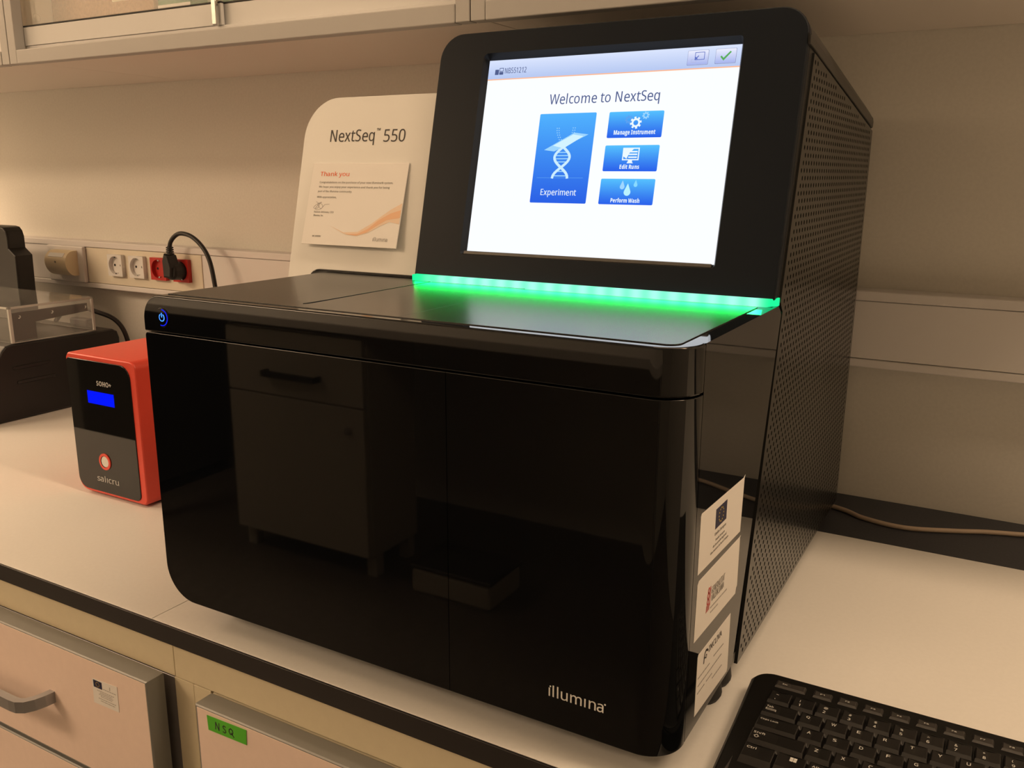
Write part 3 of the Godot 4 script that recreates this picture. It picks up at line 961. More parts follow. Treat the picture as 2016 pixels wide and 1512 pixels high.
func sequencer() -> void:
	var o := thing("sequencer", "large glossy black benchtop sequencing instrument with a lit touch screen", "instrument", Vector3(0, B, 0))
	var up := Transform3D(Basis(Vector3(1, 0, 0), Vector3(0, 0, -1), Vector3(0, 1, 0)), Vector3.ZERO)
	# --- inner body, dark in every gap
	var st := start()
	var prof := PackedVector2Array([Vector2(0.024, 0.024), Vector2(BACK - 0.004, 0.018), Vector2(BACK + 0.008, 0.485), Vector2(0.30, 0.535), Vector2(0.262, 0.340), Vector2(0.245, TOP - 0.006), Vector2(0.024, TOP - 0.006)])
	var sx := side
	sx.origin = Vector3(H - 0.0042, 0, 0)
	prism(st, prof, sx, H - 0.0042 + 0.112, 0.0)
	var prof2 := PackedVector2Array([Vector2(0.024, 0.060), Vector2(0.030, 0.032), Vector2(0.06, 0.018), Vector2(BACK - 0.004, 0.018), Vector2(BACK, 0.33), Vector2(0.233, 0.33), Vector2(0.232, TOP - 0.006), Vector2(0.024, TOP - 0.006)])
	sx.origin = Vector3(-0.112, 0, 0)
	prism(st, prof2, sx, H - 0.112 - 0.012, 0.0)
	put("inner_body", st, M.matte_black, o)
	# --- doors and lid
	st = start()
	shell_front(st, -H, 0.0744, 0.0222, SEAM - 0.0004, 0.003, 0.036, 0.0007)
	put("door", st, M.gloss, o)
	st = start()
	shell_front(st, 0.0750, H, 0.0222, SEAM - 0.0004, 0.0, 0.0, 0.0007)
	put("door", st, M.gloss, o)
	st = start()
	shell_front(st, -H, H, SEAM + 0.0004, TOP, 0.022, 0.0, 0.0018)
	# the lid's glossy top, rounded along its left edge
	var R := 0.022
	var poly := PackedVector2Array([Vector2(-H + R, 0.012)])
	for i in 7:
		var a := -PI * 0.5 + PI * 0.5 * i / 6
		poly.append(Vector2(H - 0.0283, 0.0283) + Vector2.from_angle(a) * 0.0165)
	poly.append(Vector2(H - 0.0005, 0.0295))
	poly.append(Vector2(H - 0.0005, 0.2200))
	poly.append(Vector2(-H + R, 0.2280))
	cap(st, ccw(poly), up, TOP - 0.00002, Vector3.UP)
	var ra := []
	var rb := []
	var rn := []
	for i in 9:
		var a := PI * 0.5 + PI * 0.5 * i / 8
		var p := Vector3(-H + R + cos(a) * R, TOP - R + sin(a) * R, 0)
		ra.append(p + Vector3(0, 0, -0.002))
		rb.append(p + Vector3(0, 0, -0.2280))
		rn.append(Vector3(cos(a), sin(a), 0))
	ra.append(Vector3(-H, SEAM + 0.0004, -0.002)); rb.append(Vector3(-H, SEAM + 0.0004, -0.2280)); rn.append(Vector3.LEFT)
	band(st, ra, rb, rn, rn, false)
	var lid := put("lid", st, M.gloss, o)
	# satin plates let into the lid's top: the left one is slit, the right one ends in a hairline
	var pz := up_from(up, TOP + 0.0007)
	st = start()
	prism(st, PackedVector2Array([Vector2(-H + R + 0.001, 0.0105), Vector2(0.0236, 0.0105), Vector2(0.0236, 0.2205), Vector2(-0.0864, 0.2265), Vector2(-0.0858, 0.060), Vector2(-0.0854, 0.032), Vector2(-0.0866, 0.0262), Vector2(-0.0892, 0.0242), Vector2(-0.0918, 0.0275), Vector2(-0.0905, 0.036), Vector2(-0.0896, 0.060), Vector2(-0.0888, 0.2265), Vector2(-H + R + 0.001, 0.2270)]), pz, 0.0006, 0.0001)
	put("top_plate", st, M.satin_black, lid)
	st = start()
	prism(st, rr(0.02372, 0.0105, 0.2535, 0.2120, 0.0, 0.010, 0.0, 0.0, 6), pz, 0.0006, 0.0001)
	put("top_plate", st, M.satin_black, lid)
	st = start()
	prism(st, PackedVector2Array([Vector2(-0.0925, 0.0235), Vector2(-0.0850, 0.0235), Vector2(-0.0862, 0.226), Vector2(-0.0890, 0.226)]), up_from(up, TOP + 0.0001), 0.0002)
	put("slot", st, M.hole, lid)
	# the power button in the lid's front
	var front := Transform3D(Basis(), Vector3(-0.2408, 0.3094, 0))
	st = start()
	prism(st, circle(Vector2.ZERO, 0.0092, 28), up_from(front, 0.0008), 0.002, 0.0005)
	var btn := put("power_button", st, M.gloss, lid, "round power button glowing blue")
	st = start()
	ring(st, Vector2.ZERO, 0.0071, 0.0079, front, 0.0010, -1.9, 1.5)
	put("button_light", st, glow(Color(0.01, 0.02, 1.0), 1.0), lid, "blue glowing rim")
	st = start()
	ring(st, Vector2.ZERO, 0.0028, 0.0037, front, 0.0010, PI * 0.5 + 0.5, PI * 2.5 - 0.5)
	prism(st, rr(-0.0005, 0.0002, 0.0005, 0.0044, 0, 0, 0, 0, 1), up_from(front, 0.0010), 0.0003)
	put("power_symbol_light", st, glow(Color(0.06, 0.26, 1.0), 1.8), lid, "light blue power symbol")
	# maker's lettering on the right door
	text("lettering", "ıllumına", M.logo_white, o, Transform3D(Basis(), Vector3(0, 0, 0.00005)), 0.1668, 0.0478, 0.0462, 0.0098)
	st = start()
	prism(st, circle(Vector2(0.1682, 0.0562), 0.0007, 10), Transform3D(Basis(), Vector3(0, 0, 0.0002)), 0.0002)
	prism(st, circle(Vector2(0.2141, 0.0552), 0.0008, 10), Transform3D(Basis(), Vector3(0, 0, 0.0002)), 0.0002)
	put("lettering_dots", st, M.logo_white, o)
	# --- glossy panel on the right side
	st = start()
	var gp := PackedVector2Array([Vector2(0.0310, 0.0232), Vector2(0.0310, TOP), Vector2(0.2312, TOP), Vector2(0.2405, 0.3240), Vector2(0.2432, 0.3204), Vector2(0.1572, 0.0262), Vector2(0.15, 0.0232)])
	prism(st, gp, side, 0.003, 0.0)
	var glossy := put("side_panel", st, M.gloss, o)
	# --- perforated panel behind it
	st = start()
	perforated(st)
	put("perforated_panel", st, M.perforated, o)
	# feet
	for q in [[0.2440, -0.1345], [0.2440, -0.1630], [-0.235, -0.12], [0.235, -0.58], [-0.235, -0.58]]:
		st = start()
		lathe(st, [Vector2(0.010, 0.026), Vector2(0.0185, 0.019), Vector2(0.0205, 0.004), Vector2(0.0185, 0.0), Vector2(0.0001, 0.0)], Transform3D(Basis(Vector3(1, 0, 0), Vector3(0, 0, -1), Vector3(0, 1, 0)), Vector3(q[0], 0.0002, q[1])), 20)
		put("foot", st, M.rubber, o)
	# --- display housing
	var xm := -0.1157
	var xr := 0.2645
	var outline := rr(xm, -0.0008, xr, 0.2540, 0.0022, 0.0022, 0.026, 0.026, 10)
	var hole := rr(-0.0613, 0.0236, 0.2086, 0.2312, 0.004, 0.004, 0.004, 0.006, 10)
	st = start()
	housing(st, outline, -0.0105, -0.656, 0.79)
	put("rear_housing", st, M.housing, o)
	st = start()
	var n := outline.size()
	var fn := face.basis.z
	var on := outward(outline)
	var ring_n := []
	for i in n: ring_n.append((face.basis * Vector3(on[i].x, on[i].y, 0)).normalized())
	var soft := outline.duplicate()
	for i in n: soft[i] = outline[i] - on[i] * 0.0015
	band(st, lift(soft, face, 0), lift(hole, face, 0), same(fn, n), same(fn, n))
	var mixn := []
	for i in n: mixn.append((ring_n[i] + fn).normalized())
	band(st, lift(soft, face, 0), lift(outline, face, -0.0015), same(fn, n), ring_n)
	band(st, lift(outline, face, -0.0015), lift(outline, face, -0.0100), ring_n, ring_n)
	# the bevelled recess down to the screen
	var scr := rr(-0.0578, 0.0283, 0.2055, 0.2262, 0.0, 0.0, 0.0, 0.0, 10)
	var hn := outward(hole)
	var rec := []
	for i in n: rec.append((face.basis * Vector3(-hn[i].x * 0.9, -hn[i].y * 0.9, 0.42)).normalized())
	put("bezel", st, M.bezel, o)
	st = start()
	band(st, lift(hole, face, 0), lift(scr, face, -0.0078), rec, rec)
	put("screen_recess", st, M.recess, o)
	st = start()
	rbox(st, Vector3(-0.0580, 0.0240, -0.0076), Vector3(0.2052, 0.0281, -0.0012), 0.0012, 1, face)
	put("screen_ledge", st, M.ledge, o, "grey ledge below the screen")
	st = start()
	prism(st, PackedVector2Array([Vector2(0.2775, 0.5490), Vector2(0.6560, 0.4962), Vector2(0.6590, 0.5040), Vector2(0.6530, 0.5090), Vector2(0.2750, 0.5580)]), side, 0.0022, 0.0012)
	put("trim_bar", st, M.housing, o)
	screen(o)
	# --- the trim over the top right edge is part of the housing; the green light bar below the display
	st = start()
	var bx := Transform3D(Basis(Vector3(1, 0, 0), Vector3(0, 0, -1), Vector3(0, 1, 0)), Vector3(0, TOP + 0.0068, 0))
	var bp := PackedVector2Array([Vector2(-0.1122, 0.2155), Vector2(0.2590, 0.2172), Vector2(0.2662, 0.2305), Vector2(0.2662, 0.2350), Vector2(-0.1122, 0.2350)])
	cap(st, bp, bx, 0.0, Vector3.UP)
	cap(st, bp, bx, -0.0066, Vector3.DOWN)
	for i in bp.size():
		var j := (i + 1) % bp.size()
		var e := (bp[j] - bp[i]).normalized()
		var en := Vector3(e.y, 0, e.x)
		var ua := Vector2((bp[i].x + 0.1122) / 0.3784, 0.5)
		var ub := Vector2((bp[j].x + 0.1122) / 0.3784, 0.5)
		var pa := bx * Vector3(bp[i].x, bp[i].y, 0)
		var pb := bx * Vector3(bp[j].x, bp[j].y, 0)
		var dn := Vector3(0, -0.0066, 0)
		tri(st, pa, pb, pb + dn, en, en, en, ua, ub, ub)
		tri(st, pa, pb + dn, pa + dn, en, en, en, ua, ub, ua)
	put("light_bar", st, led_bar(), o, "glowing green light bar below the display")
	var l := AreaLight3D.new()
	l.name = "light_bar_light"
	l.area_size = Vector2(0.365, 0.005)
	l.area_normalize_energy = true
	l.light_color = Color(0.0, 1.0, 0.09).linear_to_srgb()
	l.light_energy = 0.009
	l.shadow_enabled = true
	l.position = Vector3(0.074, TOP + 0.0040, -0.2140)
	l.rotation_degrees = Vector3(-35, 180, 0)
	o.add_child(l, true)
	var sl := AreaLight3D.new()
	sl.name = "screen_light"
	sl.area_size = Vector2(0.26, 0.196)
	sl.area_normalize_energy = true
	sl.light_color = Color(0.92, 0.955, 1.0).linear_to_srgb()
	sl.light_energy = 0.004
	sl.shadow_enabled = true
	sl.transform = face * Transform3D(Basis(Vector3.UP, PI), Vector3(0.0739, 0.1272, -0.0062))
	o.add_child(sl, true)
	# --- white name panel left of the display
	var wt := up_from(face, -0.0110)
	var wo := rr(-0.3050, -0.0300, -0.1000, 0.1972, 0.0, 0.0, 0.0, 0.046, 12)
	st = start()
	prism(st, wo, wt, 0.004, 0.0012)
	put("name_panel", st, M.white_plastic, o, "white panel with the instrument's name")
	st = start()
	housing(st, rr(-0.3035, -0.0300, -0.1200, 0.1957, 0.0, 0.0, 0.0, 0.045, 12), -0.0152, -0.652, 0.80)
	put("rear_housing", st, M.white_plastic, o)
	text("lettering", "NextSeq", M.print_dark, o, up_from(wt, 0.0001), -0.2640, 0.1415, 0.0640, 0.0180)
	text("lettering", "550", M.print_dark, o, up_from(wt, 0.0001), -0.1870, 0.1449, 0.0295, 0.0140)
	text("lettering", "TM", M.print_dark, o, up_from(wt, 0.0001), -0.1980, 0.1578, 0.0052, 0.0028)
	# black lip behind the lid
	st = start()
	var lip := rr(-0.2720, TOP - 0.020, -0.1125, TOP + 0.0034, 0.0, 0.0, 0.001, 0.018, 8)
	prism(st, lip, Transform3D(Basis(), Vector3(0, 0, -0.2292)), 0.0045, 0.001)
	put("rear_lip", st, M.gloss, o)
	side_labels(o)


func led_bar() -> StandardMaterial3D:
	# brighter over each of its diodes, deep green at both ends
	var im := Image.create(512, 2, false, Image.FORMAT_RGB8)
	for x in 512:
		var u := x / 511.0
		var spot := 0.5 + 0.5 * cos(TAU * (u * 21.0))
		var fade := smoothstep(0.0, 0.14, u) * (1.0 - smoothstep(0.955, 0.99, u))
		var c := Color(0.015, 0.95, 0.32).lerp(Color(0.22, 1.0, 0.62).lerp(Color(0.38, 1.0, 0.80), spot), fade)
		for y in 2: im.set_pixel(x, y, c.linear_to_srgb())
	var m := glow(Color.WHITE, 1.12)
	m.emission = Color.BLACK
	m.emission_operator = BaseMaterial3D.EMISSION_OP_ADD
	m.emission_texture = ImageTexture.create_from_image(im)
	m.texture_repeat = false
	return m


func perforated(st: SurfaceTool) -> void:
	var poly := ccw(PackedVector2Array([Vector2(0.1737, 0.0150), Vector2(BACK, 0.0165), Vector2(0.6560, 0.4930), Vector2(0.2965, 0.5440), Vector2(0.2380, 0.3320), Vector2(0.2480, 0.3225)]))
	var safe := Geometry2D.offset_polygon(poly, -0.0042)[0]
	var cu := 0.00561
	var cv := 0.00661
	var depth := 0.0018
	var n := side.basis.z
	var N := 8
	for i in 100:
		for j in 84:
			var u := 0.1702 + i * cu
			var v := 0.0112 + j * cv
			var r := PackedVector2Array([Vector2(u, v), Vector2(u + cu, v), Vector2(u + cu, v + cv), Vector2(u, v + cv)])
			var whole := true
			var any := false
			for q in r:
				if Geometry2D.is_point_in_polygon(q, poly): any = true
				else: whole = false
			if not whole:
				for part in Geometry2D.intersect_polygons(r, poly): if part.size() > 2: cap(st, part, side, 0.0, n)
				continue
			var c := Vector2(u + cu / 2, v + cv / 2)
			if (i + j) % 2 == 1 or not Geometry2D.is_point_in_polygon(c + Vector2(0.0028, 0), safe) or not Geometry2D.is_point_in_polygon(c - Vector2(0.0028, 0), safe):
				flat(st, side * Vector3(r[0].x, r[0].y, 0), side * Vector3(r[1].x, r[1].y, 0), side * Vector3(r[2].x, r[2].y, 0), side * Vector3(r[3].x, r[3].y, 0), n)
				continue
			for k in N:
				var a := Vector2.from_angle(TAU * k / N)
				var b := Vector2.from_angle(TAU * (k + 1) / N)
				var qa := c + Vector2(edge(a.x), edge(a.y)) * Vector2(cu / 2, cv / 2)
				var qb := c + Vector2(edge(b.x), edge(b.y)) * Vector2(cu / 2, cv / 2)
				var ha := c + a * 0.00218
				var hb := c + b * 0.00218
				flat(st, side * Vector3(qa.x, qa.y, 0), side * Vector3(qb.x, qb.y, 0), side * Vector3(hb.x, hb.y, 0), side * Vector3(ha.x, ha.y, 0), n)
				var ia := side.basis * Vector3(-a.x, -a.y, 0)
				var ib := side.basis * Vector3(-b.x, -b.y, 0)
				quad(st, side * Vector3(ha.x, ha.y, 0), side * Vector3(hb.x, hb.y, 0), side * Vector3(hb.x, hb.y, -depth), side * Vector3(ha.x, ha.y, -depth), ia, ib, ib, ia)
	var on := outward(poly)
	for i in poly.size():
		var j := (i + 1) % poly.size()
		var e := (poly[j] - poly[i]).normalized()
		var n2 := side.basis * Vector3(e.y, -e.x, 0)
		flat(st, side * Vector3(poly[i].x, poly[i].y, 0), side * Vector3(poly[j].x, poly[j].y, 0), side * Vector3(poly[j].x, poly[j].y, -0.003), side * Vector3(poly[i].x, poly[i].y, -0.003), n2)


func edge(x: float) -> float:
	return 0.0 if absf(x) < 0.1 else signf(x)


func screen(o: Node3D) -> void:
	var x0 := -0.0578
	var x1 := 0.2055
	var y0 := 0.0283
	var y1 := 0.2262
	var base := up_from(face, -0.0078)
	var st := start()
	prism(st, rr(x0, y0, x1, y1, 0, 0, 0, 0, 1), base, 0.002)
	var s := put("screen", st, glow(Color(0.92, 0.955, 1.0), 1.06), o, "bright white touch screen")
	var z := up_from(base, 0.0002)
	var ink := glow(Color(0.085, 0.115, 0.27), 1.0)
	var white := glow(Color(0.86, 0.96, 1.0), 1.0)
	var pale := glow(Color(0.35, 0.68, 1.0), 1.0)
	var mid := glow(Color(0.11, 0.36, 0.88), 1.0)
	# title bar
	st = start()
	prism(st, rr(x0, 0.2069, x1, y1, 0, 0, 0, 0, 1), z, 0.0002)
	put("title_bar", st, glow_ramp(Color(0.86, 0.90, 1.0), Color(0.72, 0.79, 0.95)), s)
	st = start()
	prism(st, rr(x0, 0.2058, x1, 0.2069, 0, 0, 0, 0, 1), z, 0.0002)
	put("orange_line", st, glow(Color(0.98, 0.50, 0.30)), s)
	st = start()
	var zz := up_from(z, 0.0002)
	prism(st, rr(-0.0498, 0.2112, -0.0455, 0.2165, 0.0004, 0.0004, 0.0004, 0.0004, 2), zz, 0.0002)
	prism(st, rr(-0.0447, 0.2112, -0.0400, 0.2140, 0.0004, 0.0004, 0.0004, 0.0004, 2), zz, 0.0002)
	frame(st, -0.0447, 0.2144, -0.0398, 0.2180, 0.0006, zz)
	put("instrument_icon", st, ink, s)
	text("lettering", "NB551212", ink, s, zz, -0.0380, 0.2121, 0.0250, 0.0056)
	# two buttons in the title bar
	for b in [[0.1559, 0.1757], [0.1821, 0.2013]]:
		st = start()
		prism(st, rr(b[0], 0.2096, b[1], 0.2232, 0.0008, 0.0008, 0.0008, 0.0008, 3), zz, 0.0002)
		put("button_rim", st, glow(Color(0.20, 0.23, 0.42)), s)
		st = start()
		prism(st, rr(b[0] + 0.0003, 0.2099, b[1] - 0.0003, 0.2229, 0.0007, 0.0007, 0.0007, 0.0007, 3), up_from(zz, 0.0002), 0.0002)
		put("button", st, glow_ramp(Color(0.93, 0.94, 1.0), Color(0.66, 0.71, 0.93)), s)
	st = start()
	var zb := up_from(zz, 0.0004)
	frame(st, 0.1630, 0.2141, 0.1722, 0.2212, 0.0005, zb)
	stroke(st, PackedVector2Array([Vector2(0.1665, 0.2178), Vector2(0.1640, 0.2152)]), 0.0007, zb)
	stroke(st, PackedVector2Array([Vector2(0.1640, 0.2168), Vector2(0.1640, 0.2152), Vector2(0.1656, 0.2152)]), 0.0006, zb)
	put("window_icon", st, glow(Color(0.06, 0.11, 0.50)), s)
	st = start()
	frame(st, 0.1598, 0.2121, 0.1646, 0.2150, 0.0003, up_from(zb, -0.0001))
	put("window_icon", st, glow(Color(0.45, 0.48, 0.72)), s)
	st = start()
	prism(st, PackedVector2Array([Vector2(0.1868, 0.2158), Vector2(0.1880, 0.2168), Vector2(0.1899, 0.2146), Vector2(0.1957, 0.2206), Vector2(0.1968, 0.2197), Vector2(0.1900, 0.2122)]), zb, 0.0002)
	put("tick_icon", st, glow(Color(0.10, 0.42, 0.10)), s)
	text("lettering", "Welcome to NextSeq", ink, s, zz, 0.0178, 0.1752, 0.1158, 0.0137)
	# the four blue buttons
	var big := glow_ramp(Color(0.32, 0.70, 1.0), Color(0.17, 0.38, 0.90))
	var small := glow_ramp(Color(0.34, 0.76, 1.0), Color(0.17, 0.38, 0.92))
	for b in [[0.0093, 0.0805, 0.0710, 0.1692, big], [0.0846, 0.1440, 0.1399, 0.1690, small], [0.0846, 0.1121, 0.1396, 0.1369, small], [0.0844, 0.0804, 0.1396, 0.1050, small]]:
		st = start()
		prism(st, rr(b[0], b[1], b[2], b[3], 0.0012, 0.0012, 0.0012, 0.0012, 3), z, 0.0002)
		put("button", st, b[4], s)
	text("lettering", "Experiment", white, s, zz, 0.0205, 0.0862, 0.0390, 0.0080)
	text("lettering", "Manage Instrument", white, s, zz, 0.0916, 0.1456, 0.0420, 0.0056, bold)
	text("lettering", "Edit Runs", white, s, zz, 0.1020, 0.1143, 0.0198, 0.0043, bold)
	text("lettering", "Perform Wash", white, s, zz, 0.0970, 0.0823, 0.0294, 0.0043, bold)
	# helix under a flow cell
	st = start()
	var h1 := PackedVector2Array()
	var h2 := PackedVector2Array()
	for i in 21:
		var t := i / 20.0
		var y := lerpf(0.1055, 0.1368, t)
		h1.append(Vector2(0.0395 + 0.0082 * cos(PI * (1.0 + 1.55 * t)), y))
		h2.append(Vector2(0.0395 - 0.0082 * cos(PI * (1.0 + 1.55 * t)), y))
	stroke(st, h1, 0.0026, zz)
	stroke(st, h2, 0.0026, up_from(zz, 0.00005))
	put("helix_icon", st, glow(Color(0.62, 0.86, 1.0)), s)
	st = start()
	for t in [0.06, 0.20, 0.50, 0.60, 0.70, 0.80]:
		var y := lerpf(0.1055, 0.1368, t)
		var w := absf(0.0082 * cos(PI * (1.0 + 1.55 * t)))
		prism(st, rr(0.0395 - w, y - 0.0005, 0.0395 + w, y + 0.0005, 0, 0, 0, 0, 1), zz, 0.0001)
	put("helix_rung", st, pale, s)
	st = start()
	prism(st, PackedVector2Array([Vector2(0.0187, 0.1330), Vector2(0.0300, 0.1315), Vector2(0.0652, 0.1478), Vector2(0.0500, 0.1498)]), up_from(zz, 0.0002), 0.0001)
	put("flow_cell_icon", st, pale, s)
	st = start()
	prism(st, PackedVector2Array([Vector2(0.0282, 0.1372), Vector2(0.0400, 0.1345), Vector2(0.0600, 0.1462), Vector2(0.0490, 0.1480)]), up_from(zz, 0.0003), 0.0001)
	put("flow_cell_icon", st, glow(Color(0.66, 0.90, 1.0)), s)
	st = start()
	for k in 4:
		for i in 6:
			var t := i / 5.0
			var left := k < 2
			var p := Vector2(lerpf(0.0340, 0.0302, 1.0 - pow(1.0 - t, 2.0)) if left else lerpf(0.0445, 0.0478, 1.0 - pow(1.0 - t, 2.0)), lerpf(0.1432, 0.1545, t))
			prism(st, circle(p + Vector2(0.0022 * (k % 2), 0), 0.00055, 6), zz, 0.0001)
	put("strand_dots", st, pale, s)
	st = start()
	prism(st, rr(0.014, 0.1052, 0.065, 0.1056, 0, 0, 0, 0, 1), zz, 0.0001)
	put("helix_icon", st, mid, s)
	# gears, monitor and drops
	for g in [[Vector2(0.1130, 0.1580), 0.0058, white], [Vector2(0.1222, 0.1648), 0.0036, pale], [Vector2(0.1055, 0.1612), 0.0040, mid]]:
		st = start()
		gear(st, g[0], g[1], zz if g[2] != white else up_from(zz, 0.0002))
		put("gear_icon", st, g[2], s)
	st = start()
	frame(st, 0.1035, 0.1225, 0.1203, 0.1344, 0.0011, zz)
	prism(st, PackedVector2Array([Vector2(0.1100, 0.1225), Vector2(0.1138, 0.1225), Vector2(0.1140, 0.1207), Vector2(0.1152, 0.1197), Vector2(0.1086, 0.1197), Vector2(0.1098, 0.1207)]), zz, 0.0001)
	for r in [[0.1112, 0.1300], [0.1095, 0.1275], [0.1095, 0.1248]]:
		prism(st, rr(r[0], r[1], 0.1185, r[1] + 0.0013, 0.0005, 0.0005, 0.0005, 0.0005, 2), zz, 0.0001)
	prism(st, PackedVector2Array([Vector2(0.1045, 0.1334), Vector2(0.1045, 0.1262), Vector2(0.1080, 0.1240), Vector2(0.1100, 0.1290), Vector2(0.1145, 0.1334)]), up_from(zz, 0.0001), 0.0001)
	put("monitor_icon", st, white, s)
	for d in [[Vector2(0.1128, 0.0922), 0.0034, 0.0118, glow(Color(0.50, 0.90, 1.0))], [Vector2(0.1072, 0.0973), 0.0024, 0.0085, pale], [Vector2(0.1205, 0.0992), 0.0019, 0.0068, glow(Color(0.25, 0.70, 1.0))]]:
		st = start()
		var p := PackedVector2Array()
		for i in 17:
			var a := lerpf(-PI * 1.15, PI * 0.15, i / 16.0)
			p.append(d[0] + Vector2.from_angle(a) * d[1])
		p.append(d[0] + Vector2(0, d[2] - d[1]))
		prism(st, p, zz, 0.0001)
		put("drop_icon", st, d[3], s)


func frame(st: SurfaceTool, x0: float, y0: float, x1: float, y1: float, w: float, xf: Transform3D) -> void:
	for r in [[x0, y0, x1, y0 + w], [x0, y1 - w, x1, y1], [x0, y0 + w, x0 + w, y1 - w], [x1 - w, y0 + w, x1, y1 - w]]:
		prism(st, rr(r[0], r[1], r[2], r[3], 0, 0, 0, 0, 1), up_from(xf, 0.0001), 0.0001)


func gear(st: SurfaceTool, o: Vector2, r: float, xf: Transform3D) -> void:
	var fn := xf.basis.z
	for i in 32:
		var q := []
		for k in 2:
			var a := TAU * (i + k) / 32
			q.append(o + Vector2.from_angle(a) * r * 0.42)
			q.append(o + Vector2.from_angle(a) * r * (1.0 if i % 4 < 2 else 0.74))
		var w := []
		for p in q: w.append(xf * Vector3(p.x, p.y, 0.0001))
		flat(st, w[0], w[1], w[3], w[2], fn)


func dashes(st: SurfaceTool, a: Vector2, b: Vector2, h: float, xf: Transform3D) -> void:
	# a line of print too small to read
	var l := (b - a).length()
	var d := (b - a) / l
	var e := Vector2(-d.y, d.x) * h
	var x := 0.0
	while x < l - 0.0008:
		var w := minf(rng.randf_range(0.0015, 0.0055), l - x)
		var p := a + d * x
		prism(st, PackedVector2Array([p, p + d * w, p + d * w + e, p + e]), up_from(xf, 0.00012), 0.0001, 0.0, false)
		x += w + 0.0009


func turned(xf: Transform3D, at: Vector2, angle: float) -> Transform3D:
	return xf * Transform3D(Basis(Vector3.BACK, angle), Vector3(at.x, at.y, 0))


